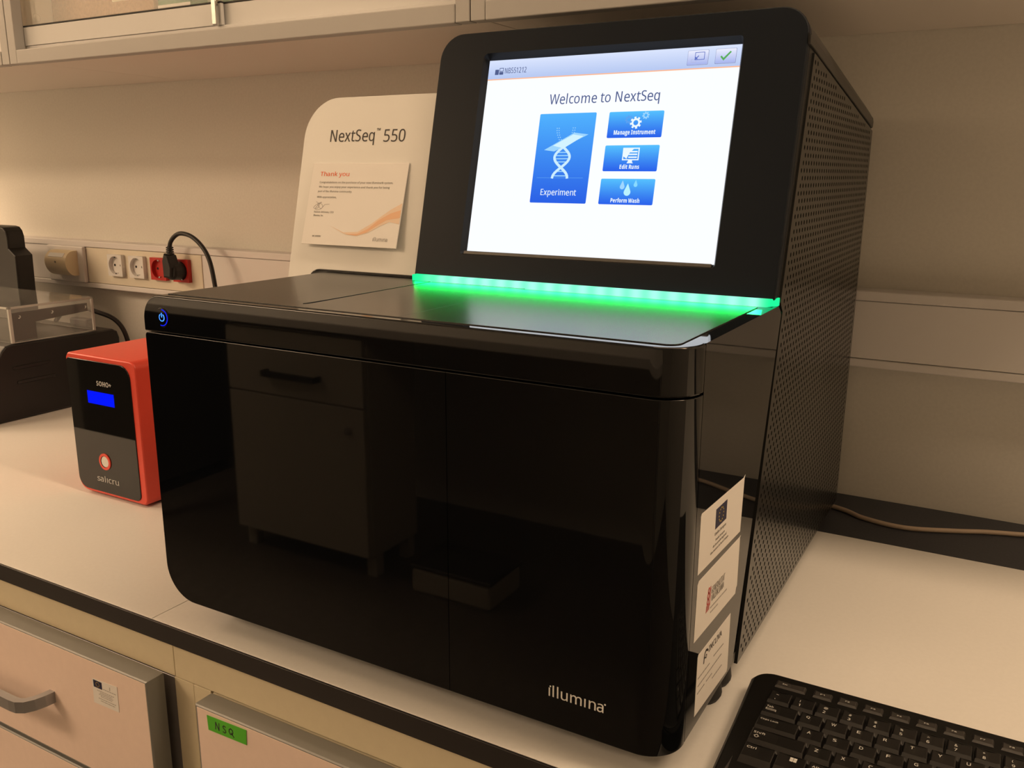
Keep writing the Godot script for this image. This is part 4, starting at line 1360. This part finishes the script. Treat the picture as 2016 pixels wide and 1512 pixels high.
func side_labels(o: Node3D) -> void:
	var z := up_from(side, 0.0002)
	# first sheet: flag and four lines
	var st := start()
	prism(st, PackedVector2Array([Vector2(0.0400, 0.1557), Vector2(0.1521, 0.1497), Vector2(0.1553, 0.1960), Vector2(0.1575, 0.1982), Vector2(0.1530, 0.1968), Vector2(0.0425, 0.2030), Vector2(0.0405, 0.2010)]), z, 0.0003)
	put("paper_label", st, M.paper, o, "top white paper label with a blue starred flag")
	var q := up_from(z, 0.0001)
	st = start()
	prism(st, PackedVector2Array([Vector2(0.0779, 0.1780), Vector2(0.1068, 0.1771), Vector2(0.1069, 0.1932), Vector2(0.0779, 0.1942)]), q, 0.0001)
	put("flag", st, M.eu_blue, o)
	st = start()
	for i in 12:
		var a := TAU * i / 12
		prism(st, circle(Vector2(0.0924, 0.1857) + Vector2(cos(a) * 0.0060, sin(a) * 0.0055), 0.0007, 5), up_from(q, 0.0001), 0.0001)
	put("flag_stars", st, M.eu_gold, o)
	for r in [["Unión Europea", 0.0775, 0.1720, 0.0290, 0.0034], ["Fondo Europeo", 0.0805, 0.1672, 0.0235, 0.0026], ["de Desarrollo Regional", 0.0745, 0.1636, 0.0350, 0.0026], ["Una manera de hacer Europa", 0.0690, 0.1598, 0.0460, 0.0027]]:
		text("lettering", r[0], M.print_card, o, turned(q, Vector2(r[1], r[2]), -0.035), 0, 0, r[3], r[4])
	# second sheet
	st = start()
	prism(st, PackedVector2Array([Vector2(0.0397, 0.1012), Vector2(0.1500, 0.0940), Vector2(0.1515, 0.0985), Vector2(0.1540, 0.1000), Vector2(0.1535, 0.1435), Vector2(0.1555, 0.1450), Vector2(0.1520, 0.1446), Vector2(0.0445, 0.1495), Vector2(0.0415, 0.1470)]), z, 0.0003)
	put("paper_label", st, M.paper, o, "middle white paper label with a red emblem and GENERALITAT VALENCIANA")
	text("lettering", "GENERALITAT", M.print_card, o, turned(q, Vector2(0.0780, 0.1245), -0.06), 0, 0, 0.0350, 0.0058)
	text("lettering", "VALENCIANA", M.print_card, o, turned(q, Vector2(0.0785, 0.1180), -0.06), 0, 0, 0.0335, 0.0058)
	st = start()
	for i in 4:
		stroke(st, PackedVector2Array([Vector2(0.0665 + i * 0.0022, 0.1140), Vector2(0.0672 + i * 0.0022, 0.1190)]), 0.0010, q)
	for c in [[0.0700, 0.1215, 0.0028], [0.0708, 0.1262, 0.0030], [0.0715, 0.1305, 0.0026]]:
		ring(st, Vector2(c[0], c[1]), c[2] * 0.45, c[2], q, 0.0001)
	stroke(st, PackedVector2Array([Vector2(0.0750, 0.1170), Vector2(0.0757, 0.1320)]), 0.0012, q)
	put("red_emblem", st, M.print_red, o)
	st = start()
	dashes(st, Vector2(0.0770, 0.1128), Vector2(0.1214, 0.1098), 0.0012, q)
	dashes(st, Vector2(0.0780, 0.1085), Vector2(0.0981, 0.1070), 0.0012, q)
	put("small_print", st, M.print_faint, o)
	# third sheet
	st = start()
	prism(st, PackedVector2Array([Vector2(0.0518, 0.0324), Vector2(0.1385, 0.0262), Vector2(0.1402, 0.0285), Vector2(0.1394, 0.0805), Vector2(0.0545, 0.0845), Vector2(0.0525, 0.0825)]), z, 0.0003)
	put("paper_label", st, M.paper, o, "lowest white paper label lettered INCLIVA")
	text("lettering", "INCLIVA", M.print_dark, o, turned(q, Vector2(0.0805, 0.0738), -0.06), 0, 0, 0.0345, 0.0052)
	st = start()
	stroke(st, PackedVector2Array([Vector2(0.0688, 0.0700), Vector2(0.0692, 0.0752), Vector2(0.0705, 0.0778), Vector2(0.0730, 0.0790), Vector2(0.0762, 0.0783), Vector2(0.0785, 0.0765)]), 0.0017, q)
	ring(st, Vector2(0.0742, 0.0735), 0.0009, 0.0018, q, 0.0001)
	stroke(st, PackedVector2Array([Vector2(0.0692, 0.0738), Vector2(0.0725, 0.0734)]), 0.0010, q)
	put("arch_emblem", st, M.print_dark, o)
	st = start()
	for r in [[0.0950, 0.0625, 0.1220, 0.0602], [0.0555, 0.0628, 0.0850, 0.0612], [0.0560, 0.0560, 0.1180, 0.0528], [0.0560, 0.0496, 0.0735, 0.0488], [0.0780, 0.0488, 0.0935, 0.0480], [0.0945, 0.0428, 0.1222, 0.0412]]:
		dashes(st, Vector2(r[0], r[1]), Vector2(r[2], r[3]), 0.0010, q)
	put("small_print", st, M.print_card, o)


# ======================================================== the card on the white panel
func thank_you_card() -> void:
	var o := thing("greeting_card", "white Thank you card with an orange swoosh taped to the white panel", "card", Vector3(0, B, 0))
	var xf := up_from(face, -0.0110 + 0.0072) * Transform3D(Basis(Vector3.RIGHT, -0.058), Vector3(-0.2830, 0.0262, 0))
	var W := 0.1365
	var Hh := 0.0950
	var st := start()
	prism(st, rr(0, 0, W, Hh, 0.0003, 0.0003, 0.0003, 0.0003, 1), xf, 0.0008, 0.0002)
	put("card_sheet", st, M.paper, o)
	var q := up_from(xf, 0.00005)
	# swoosh: bands that widen to the right
	for s in [[[Vector2(0.040, 0.022), Vector2(0.060, 0.0140), Vector2(0.080, 0.0118), Vector2(0.095, 0.0160), Vector2(0.110, 0.0240), Vector2(0.122, 0.0290), Vector2(W - 0.001, 0.0270)], [Vector2(W - 0.001, 0.0500), Vector2(0.122, 0.0430), Vector2(0.110, 0.0350), Vector2(0.098, 0.0265), Vector2(0.080, 0.0165), Vector2(0.060, 0.0152)], M.swoosh_light, 0.0], [[Vector2(0.062, 0.0132), Vector2(0.078, 0.0120), Vector2(0.092, 0.0160), Vector2(0.106, 0.0245), Vector2(0.118, 0.0310), Vector2(W - 0.001, 0.0340)], [Vector2(W - 0.001, 0.0425), Vector2(0.122, 0.0385), Vector2(0.106, 0.0300), Vector2(0.094, 0.0205), Vector2(0.080, 0.0143)], M.swoosh, 0.00008]]:
		st = start()
		var p := PackedVector2Array()
		for v in s[0]: p.append(v)
		for v in s[1]: p.append(v)
		prism(st, p, up_from(q, s[3] + 0.0001), 0.0001)
		put("swoosh", st, s[2], o)
	text("lettering", "Thank you", M.print_orange, o, q, 0.0128, 0.0782, 0.0425, 0.0068)
	for r in [["Congratulations on the purchase of your new illumina® system.", 0.0135, 0.0707, 0.1055, 0.0031], ["We hope you enjoy your experience and thank you for being", 0.0133, 0.0654, 0.1020, 0.0031], ["part of the illumina community.", 0.0131, 0.0602, 0.0500, 0.0031], ["With appreciation,", 0.0128, 0.0534, 0.0290, 0.0031], ["Francis deSouza, CEO", 0.0120, 0.0365, 0.0290, 0.0025], ["Illumina, Inc.", 0.0118, 0.0325, 0.0148, 0.0025], ["MK-2000000", 0.0150, 0.0088, 0.0125, 0.0018]]:
		text("lettering", r[0], M.print_card, o, q, r[1], r[2], r[3], r[4])
	text("lettering", "ıllumına", M.print_card, o, q, 0.1030, 0.0070, 0.0200, 0.0046)
	st = start()
	var sc := PackedVector2Array()
	for i in 60:
		var t := i / 59.0
		sc.append(Vector2(0.0130 + 0.008 * t + 0.0046 * sin(t * 19.0), 0.0462 + 0.0042 * cos(t * 14.0 + 0.6) - 0.0030 * t))
	sc.append(Vector2(0.0265, 0.0467))
	sc.append(Vector2(0.0330, 0.0472))
	stroke(st, sc, 0.00028, q)
	put("signature", st, M.print_grey, o)


# ======================================================== the red power supply
func power_supply() -> void:
	var o := thing("power_supply", "red uninterruptible power supply with black front and small blue display", "power supply", Vector3(-0.607, B, -0.184))
	var x0 := -0.0715
	var x1 := 0.0735
	var st := start()
	# shell: rounded box whose right front edge is chamfered
	prism(st, rr(x0, 0.003, x1, 0.2010, 0.019, 0.010, 0.012, 0.009, 6), Transform3D(), 0.315, 0.0022)
	put("shell", st, M.red_shell, o)
	st = start()
	prism(st, rr(x0 + 0.0028, 0.0075, x1 - 0.0118, 0.1942, 0.017, 0.010, 0.018, 0.006, 8), Transform3D(Basis(), Vector3(0, 0, 0.0012)), 0.003, 0.0006)
	put("front_panel", st, M.gloss_panel, o)
	var q := Transform3D(Basis(), Vector3(0.607, 0, 0.00125))
	st = start()
	prism(st, rr(-0.6362, 0.1346, -0.5812, 0.1522, 0, 0, 0, 0, 1), up_from(q, 0.0003), 0.0003)
	put("display", st, glow(Color(0.002, 0.009, 1.0), 1.0), o, "small lit blue display")
	text("lettering", "SOHO+", M.ups_letters, o, q, -0.6145, 0.1610, 0.0300, 0.0066, bold)
	st = start()
	ring(st, Vector2(-0.6135, 0.0535), 0.0082, 0.0118, q, 0.0012)
	put("button_ring", st, M.red_shell, o, "red ring round the button")
	st = start()
	prism(st, circle(Vector2(-0.6132, 0.0535), 0.0078, 24), up_from(q, 0.0009), 0.0008, 0.0004)
	put("button", st, M.white_plastic, o)
	text("lettering", "salıcru", M.ups_letters, o, q, -0.6345, 0.0230, 0.0455, 0.0090)
	for x in [x0 + 0.02, x1 - 0.02]:
		for zz in [-0.03, -0.28]:
			st = start()
			lathe(st, [Vector2(0.009, 0.0045), Vector2(0.009, 0.0), Vector2(0.0001, 0.0)], Transform3D(Basis(Vector3(1, 0, 0), Vector3(0, 0, -1), Vector3(0, 1, 0)), Vector3(x, 0.0002, zz)), 14)
			put("foot", st, M.rubber, o)


# ======================================================== the black instrument at the left edge
func imaging_instrument() -> void:
	var xr := -1.104
	var xl := -1.62
	var o := thing("imaging_instrument", "black instrument with a clear acrylic tray and upright column, left of the power supply", "instrument", Vector3(0, B, 0))
	var sx := Transform3D(Basis(Vector3(0, 0, -1), Vector3(0, 1, 0), Vector3(1, 0, 0)), Vector3(xr, 0, 0))
	var st := start()
	prism(st, PackedVector2Array([Vector2(0.262, 0.0012), Vector2(0.577, 0.0012), Vector2(0.582, 0.118), Vector2(0.578, 0.131), Vector2(0.568, 0.137), Vector2(0.362, 0.139), Vector2(0.350, 0.137), Vector2(0.342, 0.130)]), sx, xr - xl, 0.003)
	put("base", st, M.device_black, o)
	for v in [[0.358, 0.0960], [0.363, 0.0690]]:
		st = start()
		prism(st, rr(v[0], v[1] - 0.0035, v[0] + 0.075, v[1] + 0.0035, 0.0035, 0.0035, 0.0035, 0.0035, 5), up_from(sx, 0.0012), 0.002, 0.001)
		put("vent_slot", st, M.device_black, o)
	# acrylic tray: four walls and a lid
	var tx := xr - 0.004
	var tl := -1.50
	var y0 := 0.1395
	var y1 := 0.2010
	for w in [[Vector3(tx - 0.004, y0, -0.533), Vector3(tx, y1, -0.3660)], [Vector3(tl, y0, -0.3700), Vector3(tx - 0.0042, y1, -0.3660)], [Vector3(tl, y0, -0.533), Vector3(tx - 0.0042, y1, -0.529)]]:
		st = start()
		rbox(st, w[0], w[1], 0.0006)
		put("tray_wall", st, M.acrylic, o)
	st = start()
	rbox(st, Vector3(tl, y1 + 0.0002, -0.533), Vector3(tx, y1 + 0.0042, -0.3660), 0.0006)
	put("tray_lid", st, M.acrylic, o, "clear acrylic tray lid")
	# edges of the tray, which catch the light
	for w in [[Vector3(tx - 0.0046, y0, -0.3706), Vector3(tx + 0.0004, y1, -0.3655)], [Vector3(tx - 0.0040, y0, -0.5335), Vector3(tx + 0.0004, y1, -0.5295)], [Vector3(tx - 0.0008, y1, -0.5290), Vector3(tx + 0.0004, y1 + 0.0040, -0.3710)], [Vector3(tx - 0.0008, y0, -0.5290), Vector3(tx + 0.0004, y0 + 0.0012, -0.3710)], [Vector3(tl, y1, -0.3668), Vector3(tx - 0.005, y1 + 0.0035, -0.3652)]]:
		st = start()
		rbox(st, w[0], w[1], 0.0004)
		put("tray_edge", st, M.acrylic_edge, o)
	# dark bracket behind the wall, with three screws
	st = start()
	prism(st, PackedVector2Array([Vector2(0.375, 0.1420), Vector2(0.418, 0.1420), Vector2(0.418, 0.1720), Vector2(0.525, 0.1780), Vector2(0.525, 0.1935), Vector2(0.375, 0.1935)]), Transform3D(sx.basis, Vector3(tx - 0.006, 0, 0)), 0.004, 0.0008)
	put("bracket", st, M.device_grey, o)
	for v in [[0.387, 0.1850], [0.450, 0.1860], [0.518, 0.1865]]:
		st = start()
		lathe(st, [Vector2(0.0018, 0.0002), Vector2(0.0030, 0.0014), Vector2(0.0032, 0.0)], Transform3D(sx.basis, Vector3(tx - 0.0059, v[1], -v[0])), 12)
		put("screw", st, M.chrome, o)
	# upright column
	st = start()
	var cz := -0.5345
	prism(st, PackedVector2Array([Vector2(-1.62, 0.1400), Vector2(-1.284, 0.1400), Vector2(-1.286, 0.2000), Vector2(-1.283, 0.2750), Vector2(-1.304, 0.2890), Vector2(-1.304, 0.3120), Vector2(-1.308, 0.3240), Vector2(-1.316, 0.3310), Vector2(-1.328, 0.3330), Vector2(-1.62, 0.3330)]), Transform3D(Basis(), Vector3(-0.062, -0.003, cz)), 0.036, 0.003)
	put("column", st, M.device_black, o)
	st = start()
	rbox(st, Vector3(-1.68, 0.1560, cz + 0.0002), Vector3(-1.346, 0.1760, cz + 0.0016), 0.0005)
	put("column_band", st, M.device_grey, o)
	# a fitting and a lead at the back right
	st = start()
	rbox(st, Vector3(-1.20, 0.1400, -0.5600), Vector3(-1.145, 0.1560, -0.5400), 0.004)
	put("connector", st, M.device_grey, o)
	st = start()
	tube(st, [Vector3(-1.262, 0.142, -0.552), Vector3(-1.235, 0.166, -0.556), Vector3(-1.190, 0.176, -0.558), Vector3(-1.152, 0.169, -0.566), Vector3(-1.124, 0.150, -0.590), Vector3(-1.113, 0.112, -0.604), Vector3(-1.125, 0.040, -0.618), Vector3(-1.18, 0.0075, -0.640), Vector3(-1.30, 0.0075, -0.650)], 0.0046)
	put("lead", st, M.cable_black, o)


# ======================================================== the keyboard
func keyboard() -> void:
	var o := thing("keyboard", "black computer keyboard with white legends, lying right of the sequencer", "keyboard", Vector3(0, B, 0))
	var up := Transform3D(Basis(Vector3(1, 0, 0), Vector3(0, 0, -1), Vector3(0, 1, 0)), Vector3.ZERO)
	# wedge body: outline in plan, higher at the back
	var st := start()
	var plan := PackedVector2Array()
	var rear := 0.1712
	plan.append(Vector2(0.2950, -0.0120))
	plan.append(Vector2(0.752, -0.0120))
	plan.append(Vector2(0.752, rear - 0.016))
	for i in 6: plan.append(Vector2(0.736, rear - 0.016) + Vector2.from_angle(PI * 0.5 * (i + 1) / 6) * 0.016)
	for i in 9: plan.append(Vector2(0.3030, rear - 0.0190) + Vector2.from_angle(PI * 0.5 + PI * 0.44 * i / 8) * 0.0190)
	plan.append(Vector2(0.2882, 0.090))
	plan.append(Vector2(0.2915, 0.020))
	prism(st, plan, up_from(up, 0.0182), 0.0147, 0.003)
	put("body", st, M.kb_body, o)
	st = start()
	prism(st, PackedVector2Array([Vector2(0.2985, -0.008), Vector2(0.3045, -0.008), Vector2(0.3010, 0.040)]), up_from(up, 0.0186), 0.0006)
	put("corner_pad", st, M.kb_trim, o)
	for q in [[0.33, 0.15], [0.72, 0.15], [0.33, 0.01], [0.72, 0.01]]:
		st = start()
		lathe(st, [Vector2(0.006, 0.0042), Vector2(0.006, 0.0), Vector2(0.0001, 0.0)], Transform3D(up.basis, Vector3(q[0], 0.0002, -q[1])), 12)
		put("foot", st, M.rubber, o)
	# rows: [rear edge of the key tops (-z), depth, height of the top, [width in key units, lower legend, upper legend]...]
	var rows := [
		[0.1572, 0.0070, 0.0202, 0.3062, [[1.35, "Esc", ""], [0.28], [0.83, "F1", ""], [0.21], [0.83, "F2", ""], [0.21], [0.83, "F3", ""], [0.21], [0.83, "F4", ""], [0.21], [0.83, "F5", ""], [0.21], [0.83, "F6", ""], [0.21], [0.83, "F7", ""], [0.21], [0.83, "F8", ""], [0.21], [0.83, "F9", ""]]],
		[0.1368, 0.0138, 0.0222, 0.3062, [[1, "`", "~"], [1, "1", "!"], [1, "2", "@"], [1, "3", "#"], [1, "4", "$"], [1, "5", "%"], [1, "6", "^"], [1, "7", "&"], [1, "8", "*"], [1, "9", "("], [1, "0", ")"]]],
		[0.1171, 0.0138, 0.0222, 0.3062, [[1.5, "Tab", ""], [1, "Q", ""], [1, "W", ""], [1, "E", ""], [1, "R", ""], [1, "T", ""], [1, "Y", ""], [1, "U", ""], [1, "I", ""], [1, "O", ""]]],
		[0.0974, 0.0138, 0.0222, 0.3062, [[1.75, "Caps Lock", ""], [1, "A", ""], [1, "S", ""], [1, "D", ""], [1, "F", ""], [1, "G", ""], [1, "H", ""], [1, "J", ""], [1, "K", ""]]],
		[0.0777, 0.0138, 0.0222, 0.3062, [[2.25, "Shift", ""], [1, "Z", ""], [1, "X", ""], [1, "C", ""], [1, "V", ""], [1, "B", ""], [1, "N", ""], [1, "M", ""]]],
		[0.0580, 0.0165, 0.0215, 0.3062, [[1.3, "Ctrl", ""], [1.2, "win", ""], [1.3, "Alt", ""], [5.5, "", ""]]],
	]
	for r in rows:
		var x: float = r[3]
		for k in r[4]:
			if k.size() > 1: key(o, x, r[0], k[0] * 0.0190, r[1], r[2], k[1], k[2])
			x += k[0] * 0.0190


func key(o: Node3D, x: float, rear: float, pitch: float, deep: float, y: float, low: String, high: String) -> void:
	# a cap: a slightly dished top with sloping sides, the front slope the longest
	var st := start()
	var w := pitch - 0.0024
	var flatkey := deep < 0.01
	var f := 0.0012 if flatkey else 0.0057
	var yb := 0.0181
	var t0 := [Vector3(x, y, -rear), Vector3(x + w, y, -rear), Vector3(x + w, y - 0.0004, -rear + deep), Vector3(x, y - 0.0004, -rear + deep)]
	var b0 := [Vector3(x - 0.0008, yb, -rear - 0.0006), Vector3(x + w + 0.0010, yb, -rear - 0.0006), Vector3(x + w + 0.0010, yb, -rear + deep + f), Vector3(x - 0.0008, yb, -rear + deep + f)]
	var lip := []
	var c: Vector3 = (t0[0] + t0[2]) / 2
	for p in t0: lip.append(p + (c - p).normalized() * 0.0009)
	var mid := [lip[3] * 0.5 + lip[2] * 0.5 - Vector3(0, 0.0006, 0), lip[0] * 0.5 + lip[1] * 0.5 - Vector3(0, 0.0004, 0)]
	var up := Vector3.UP
	flat(st, lip[0], mid[1], mid[0], lip[3], Vector3(0.05, 1, 0.0).normalized())
	flat(st, mid[1], lip[1], lip[2], mid[0], Vector3(-0.05, 1, 0.0).normalized())
	for i in 4:
		var j := (i + 1) % 4
		var m: Vector3 = (t0[i] + t0[j]) / 2 - c
		var n := Vector3(m.x, 0, m.z).normalized()
		flat(st, t0[i], t0[j], lip[j], lip[i], (n + up).normalized())
		flat(st, t0[i], t0[j], b0[j], b0[i], (n + up * (1.3 if i == 2 else 0.45)).normalized())
	var cap_node := put("key", st, M.key if not flatkey else M.key_side, o)
	# a lighter front slope, as the photo shows, is the light's doing; the legend is printed on the top
	var xf := Transform3D(Basis(Vector3(1, 0, 0), Vector3(0, 0, -1), Vector3(0, 1, 0)), Vector3(x, y - 0.0001, -rear))
	if low == "win":
		st = start()
		for i in 2:
			for j in 2: prism(st, rr(0.0090 + i * 0.0026, -0.0072 + j * 0.0026, 0.0113 + i * 0.0026, -0.0049 + j * 0.0026, 0, 0, 0, 0, 1), up_from(xf, 0.0002), 0.0002)
		put("legend", st, M.legend, cap_node)
	elif flatkey:
		text("legend", low, M.legend, cap_node, xf, 0.0050 if low == "Esc" else w * 0.36, -0.0045, 0.0040 if low == "Esc" else 0.0034, 0.0017)
	elif low.length() > 1:
		text("legend", low, M.legend, cap_node, xf, 0.0020, -0.0062, 0.0019 * low.length() * (0.92 if low != "Caps Lock" else 0.80), 0.0026)
		if low == "Tab" or low == "Shift":
			st = start()
			if low == "Tab":
				for yy in [-0.0082, -0.0098]: stroke(st, PackedVector2Array([Vector2(0.0022, yy), Vector2(0.0100, yy)]), 0.0004, xf)
				stroke(st, PackedVector2Array([Vector2(0.0022, -0.0074), Vector2(0.0022, -0.0090)]), 0.0005, xf)
				stroke(st, PackedVector2Array([Vector2(0.0100, -0.0090), Vector2(0.0100, -0.0106)]), 0.0005, xf)
			else:
				stroke(st, PackedVector2Array([Vector2(0.0030, -0.0100), Vector2(0.0050, -0.0078), Vector2(0.0070, -0.0100), Vector2(0.0060, -0.0100), Vector2(0.0060, -0.0114), Vector2(0.0040, -0.0114), Vector2(0.0040, -0.0100), Vector2(0.0030, -0.0100)]), 0.0004, xf)
			put("legend", st, M.legend, cap_node)
	elif low:
		if high:
			text("legend", low, M.legend, cap_node, xf, 0.0048, -0.0125, 0.0007 if low == "`" else (0.0013 if low == "1" else 0.0021), 0.0012 if low == "`" else 0.0034)
			var hw := {"!": 0.0005, "~": 0.0020, "^": 0.0018, "*": 0.0016, "(": 0.0009, ")": 0.0009, "@": 0.0030}
			var hh := {"~": 0.0007, "^": 0.0014, "*": 0.0015}
			text("legend", high, M.legend, cap_node, xf, 0.0048, -0.0066 + (0.0012 if high in ["~", "^", "*"] else 0.0), hw.get(high, 0.0021), hh.get(high, 0.0030))
		else:
			text("legend", low, M.legend, cap_node, xf, 0.0046, -0.0070, 0.0008 if low == "I" else (0.0036 if low == "W" else 0.0027), 0.0035)


# ======================================================== across the aisle, seen only in the glossy doors
func opposite_side() -> void:
	var o := thing("pedestal_cabinet", "beige pedestal cabinet with one drawer and a locked door, reflected in the black doors", "cabinet", Vector3(-1.63, 0, 1.6))
	var st := start()
	rbox(st, Vector3(-0.305, 0.08, 0.02), Vector3(0.305, 0.83, 0.27), 0.003)
	put("body", st, M.beige_metal, o)
	st = start()
	rbox(st, Vector3(-0.300, 0.602, 0.0), Vector3(0.300, 0.826, 0.0195), 0.002)
	var dr := put("drawer", st, M.beige_metal, o)
	st = start()
	bar(st, [Vector3(-0.11, 0.68, 0.0), Vector3(-0.11, 0.68, -0.03), Vector3(0.12, 0.68, -0.03), Vector3(0.12, 0.68, 0.0)], 0.02, 0.012)
	put("handle", st, M.rubber, dr)
	st = start()
	rbox(st, Vector3(-0.300, 0.085, 0.0), Vector3(0.300, 0.597, 0.0195), 0.002)
	var dd := put("door", st, M.beige_metal, o)
	st = start()
	lathe(st, [Vector2(0.0001, 0.012), Vector2(0.012, 0.011), Vector2(0.014, 0.0)], Transform3D(Basis(Vector3(-1, 0, 0), Vector3(0, 1, 0), Vector3(0, 0, -1)), Vector3(0.235, 0.52, 0)), 14)
	put("lock", st, M.chrome, dd)
	for x in [-0.28, 0.28]:
		for z in [0.06, 0.24]:
			st = start()
			rbox(st, Vector3(x - 0.02, 0.0005, z - 0.02), Vector3(x + 0.02, 0.0795, z + 0.02), 0.002)
			put("leg", st, M.beige_metal, o)
	o = thing("equipment_rack", "tall dark equipment rack across the aisle at left, reflected in the black doors", "rack", Vector3(-2.98, 0, 1.9))
	st = start()
	rbox(st, Vector3(-0.35, 0.05, -0.30), Vector3(0.35, 1.9, 0.35), 0.006)
	put("body", st, M.device_grey, o)
	for y in [0.08, 0.72, 1.28]:
		st = start()
		rbox(st, Vector3(-0.33, y, -0.32), Vector3(0.33, y + (0.6 if y < 0.5 else 0.52), -0.3005), 0.004)
		put("rack_door", st, M.device_black, o)
	for x in [-0.3, 0.3]:
		for z in [-0.25, 0.3]:
			st = start()
			rbox(st, Vector3(x - 0.02, 0.0005, z - 0.02), Vector3(x + 0.02, 0.0495, z + 0.02), 0.002)
			put("leg", st, M.device_grey, o)
	o = thing("work_table", "pale work table across the aisle, reflected in the black doors", "table", Vector3(-1.2, 0, 1.95))
	st = start()
	rbox(st, Vector3(-1.3, 0.845, -0.37), Vector3(1.9, 0.875, 0.38), 0.003)
	put("tabletop", st, M.laminate, o)
	for x in [-1.25, 1.85]:
		for z in [-0.33, 0.34]:
			st = start()
			rbox(st, Vector3(x - 0.025, 0.0005, z - 0.025), Vector3(x + 0.025, 0.8445, z + 0.025), 0.003)
			put("leg", st, M.metal, o)
	o = thing("storage_box", "pale plastic box on the floor beside the pedestal, reflected in the black doors", "box", Vector3(-1.02, 0.0005, 1.72))
	st = start()
	rbox(st, Vector3(-0.15, 0.0, -0.1), Vector3(0.15, 0.085, 0.1), 0.012)
	put("tub", st, M.beige_metal, o)
	st = start()
	rbox(st, Vector3(-0.155, 0.086, -0.105), Vector3(0.155, 0.1, 0.105), 0.006)
	put("lid", st, M.device_grey, o)
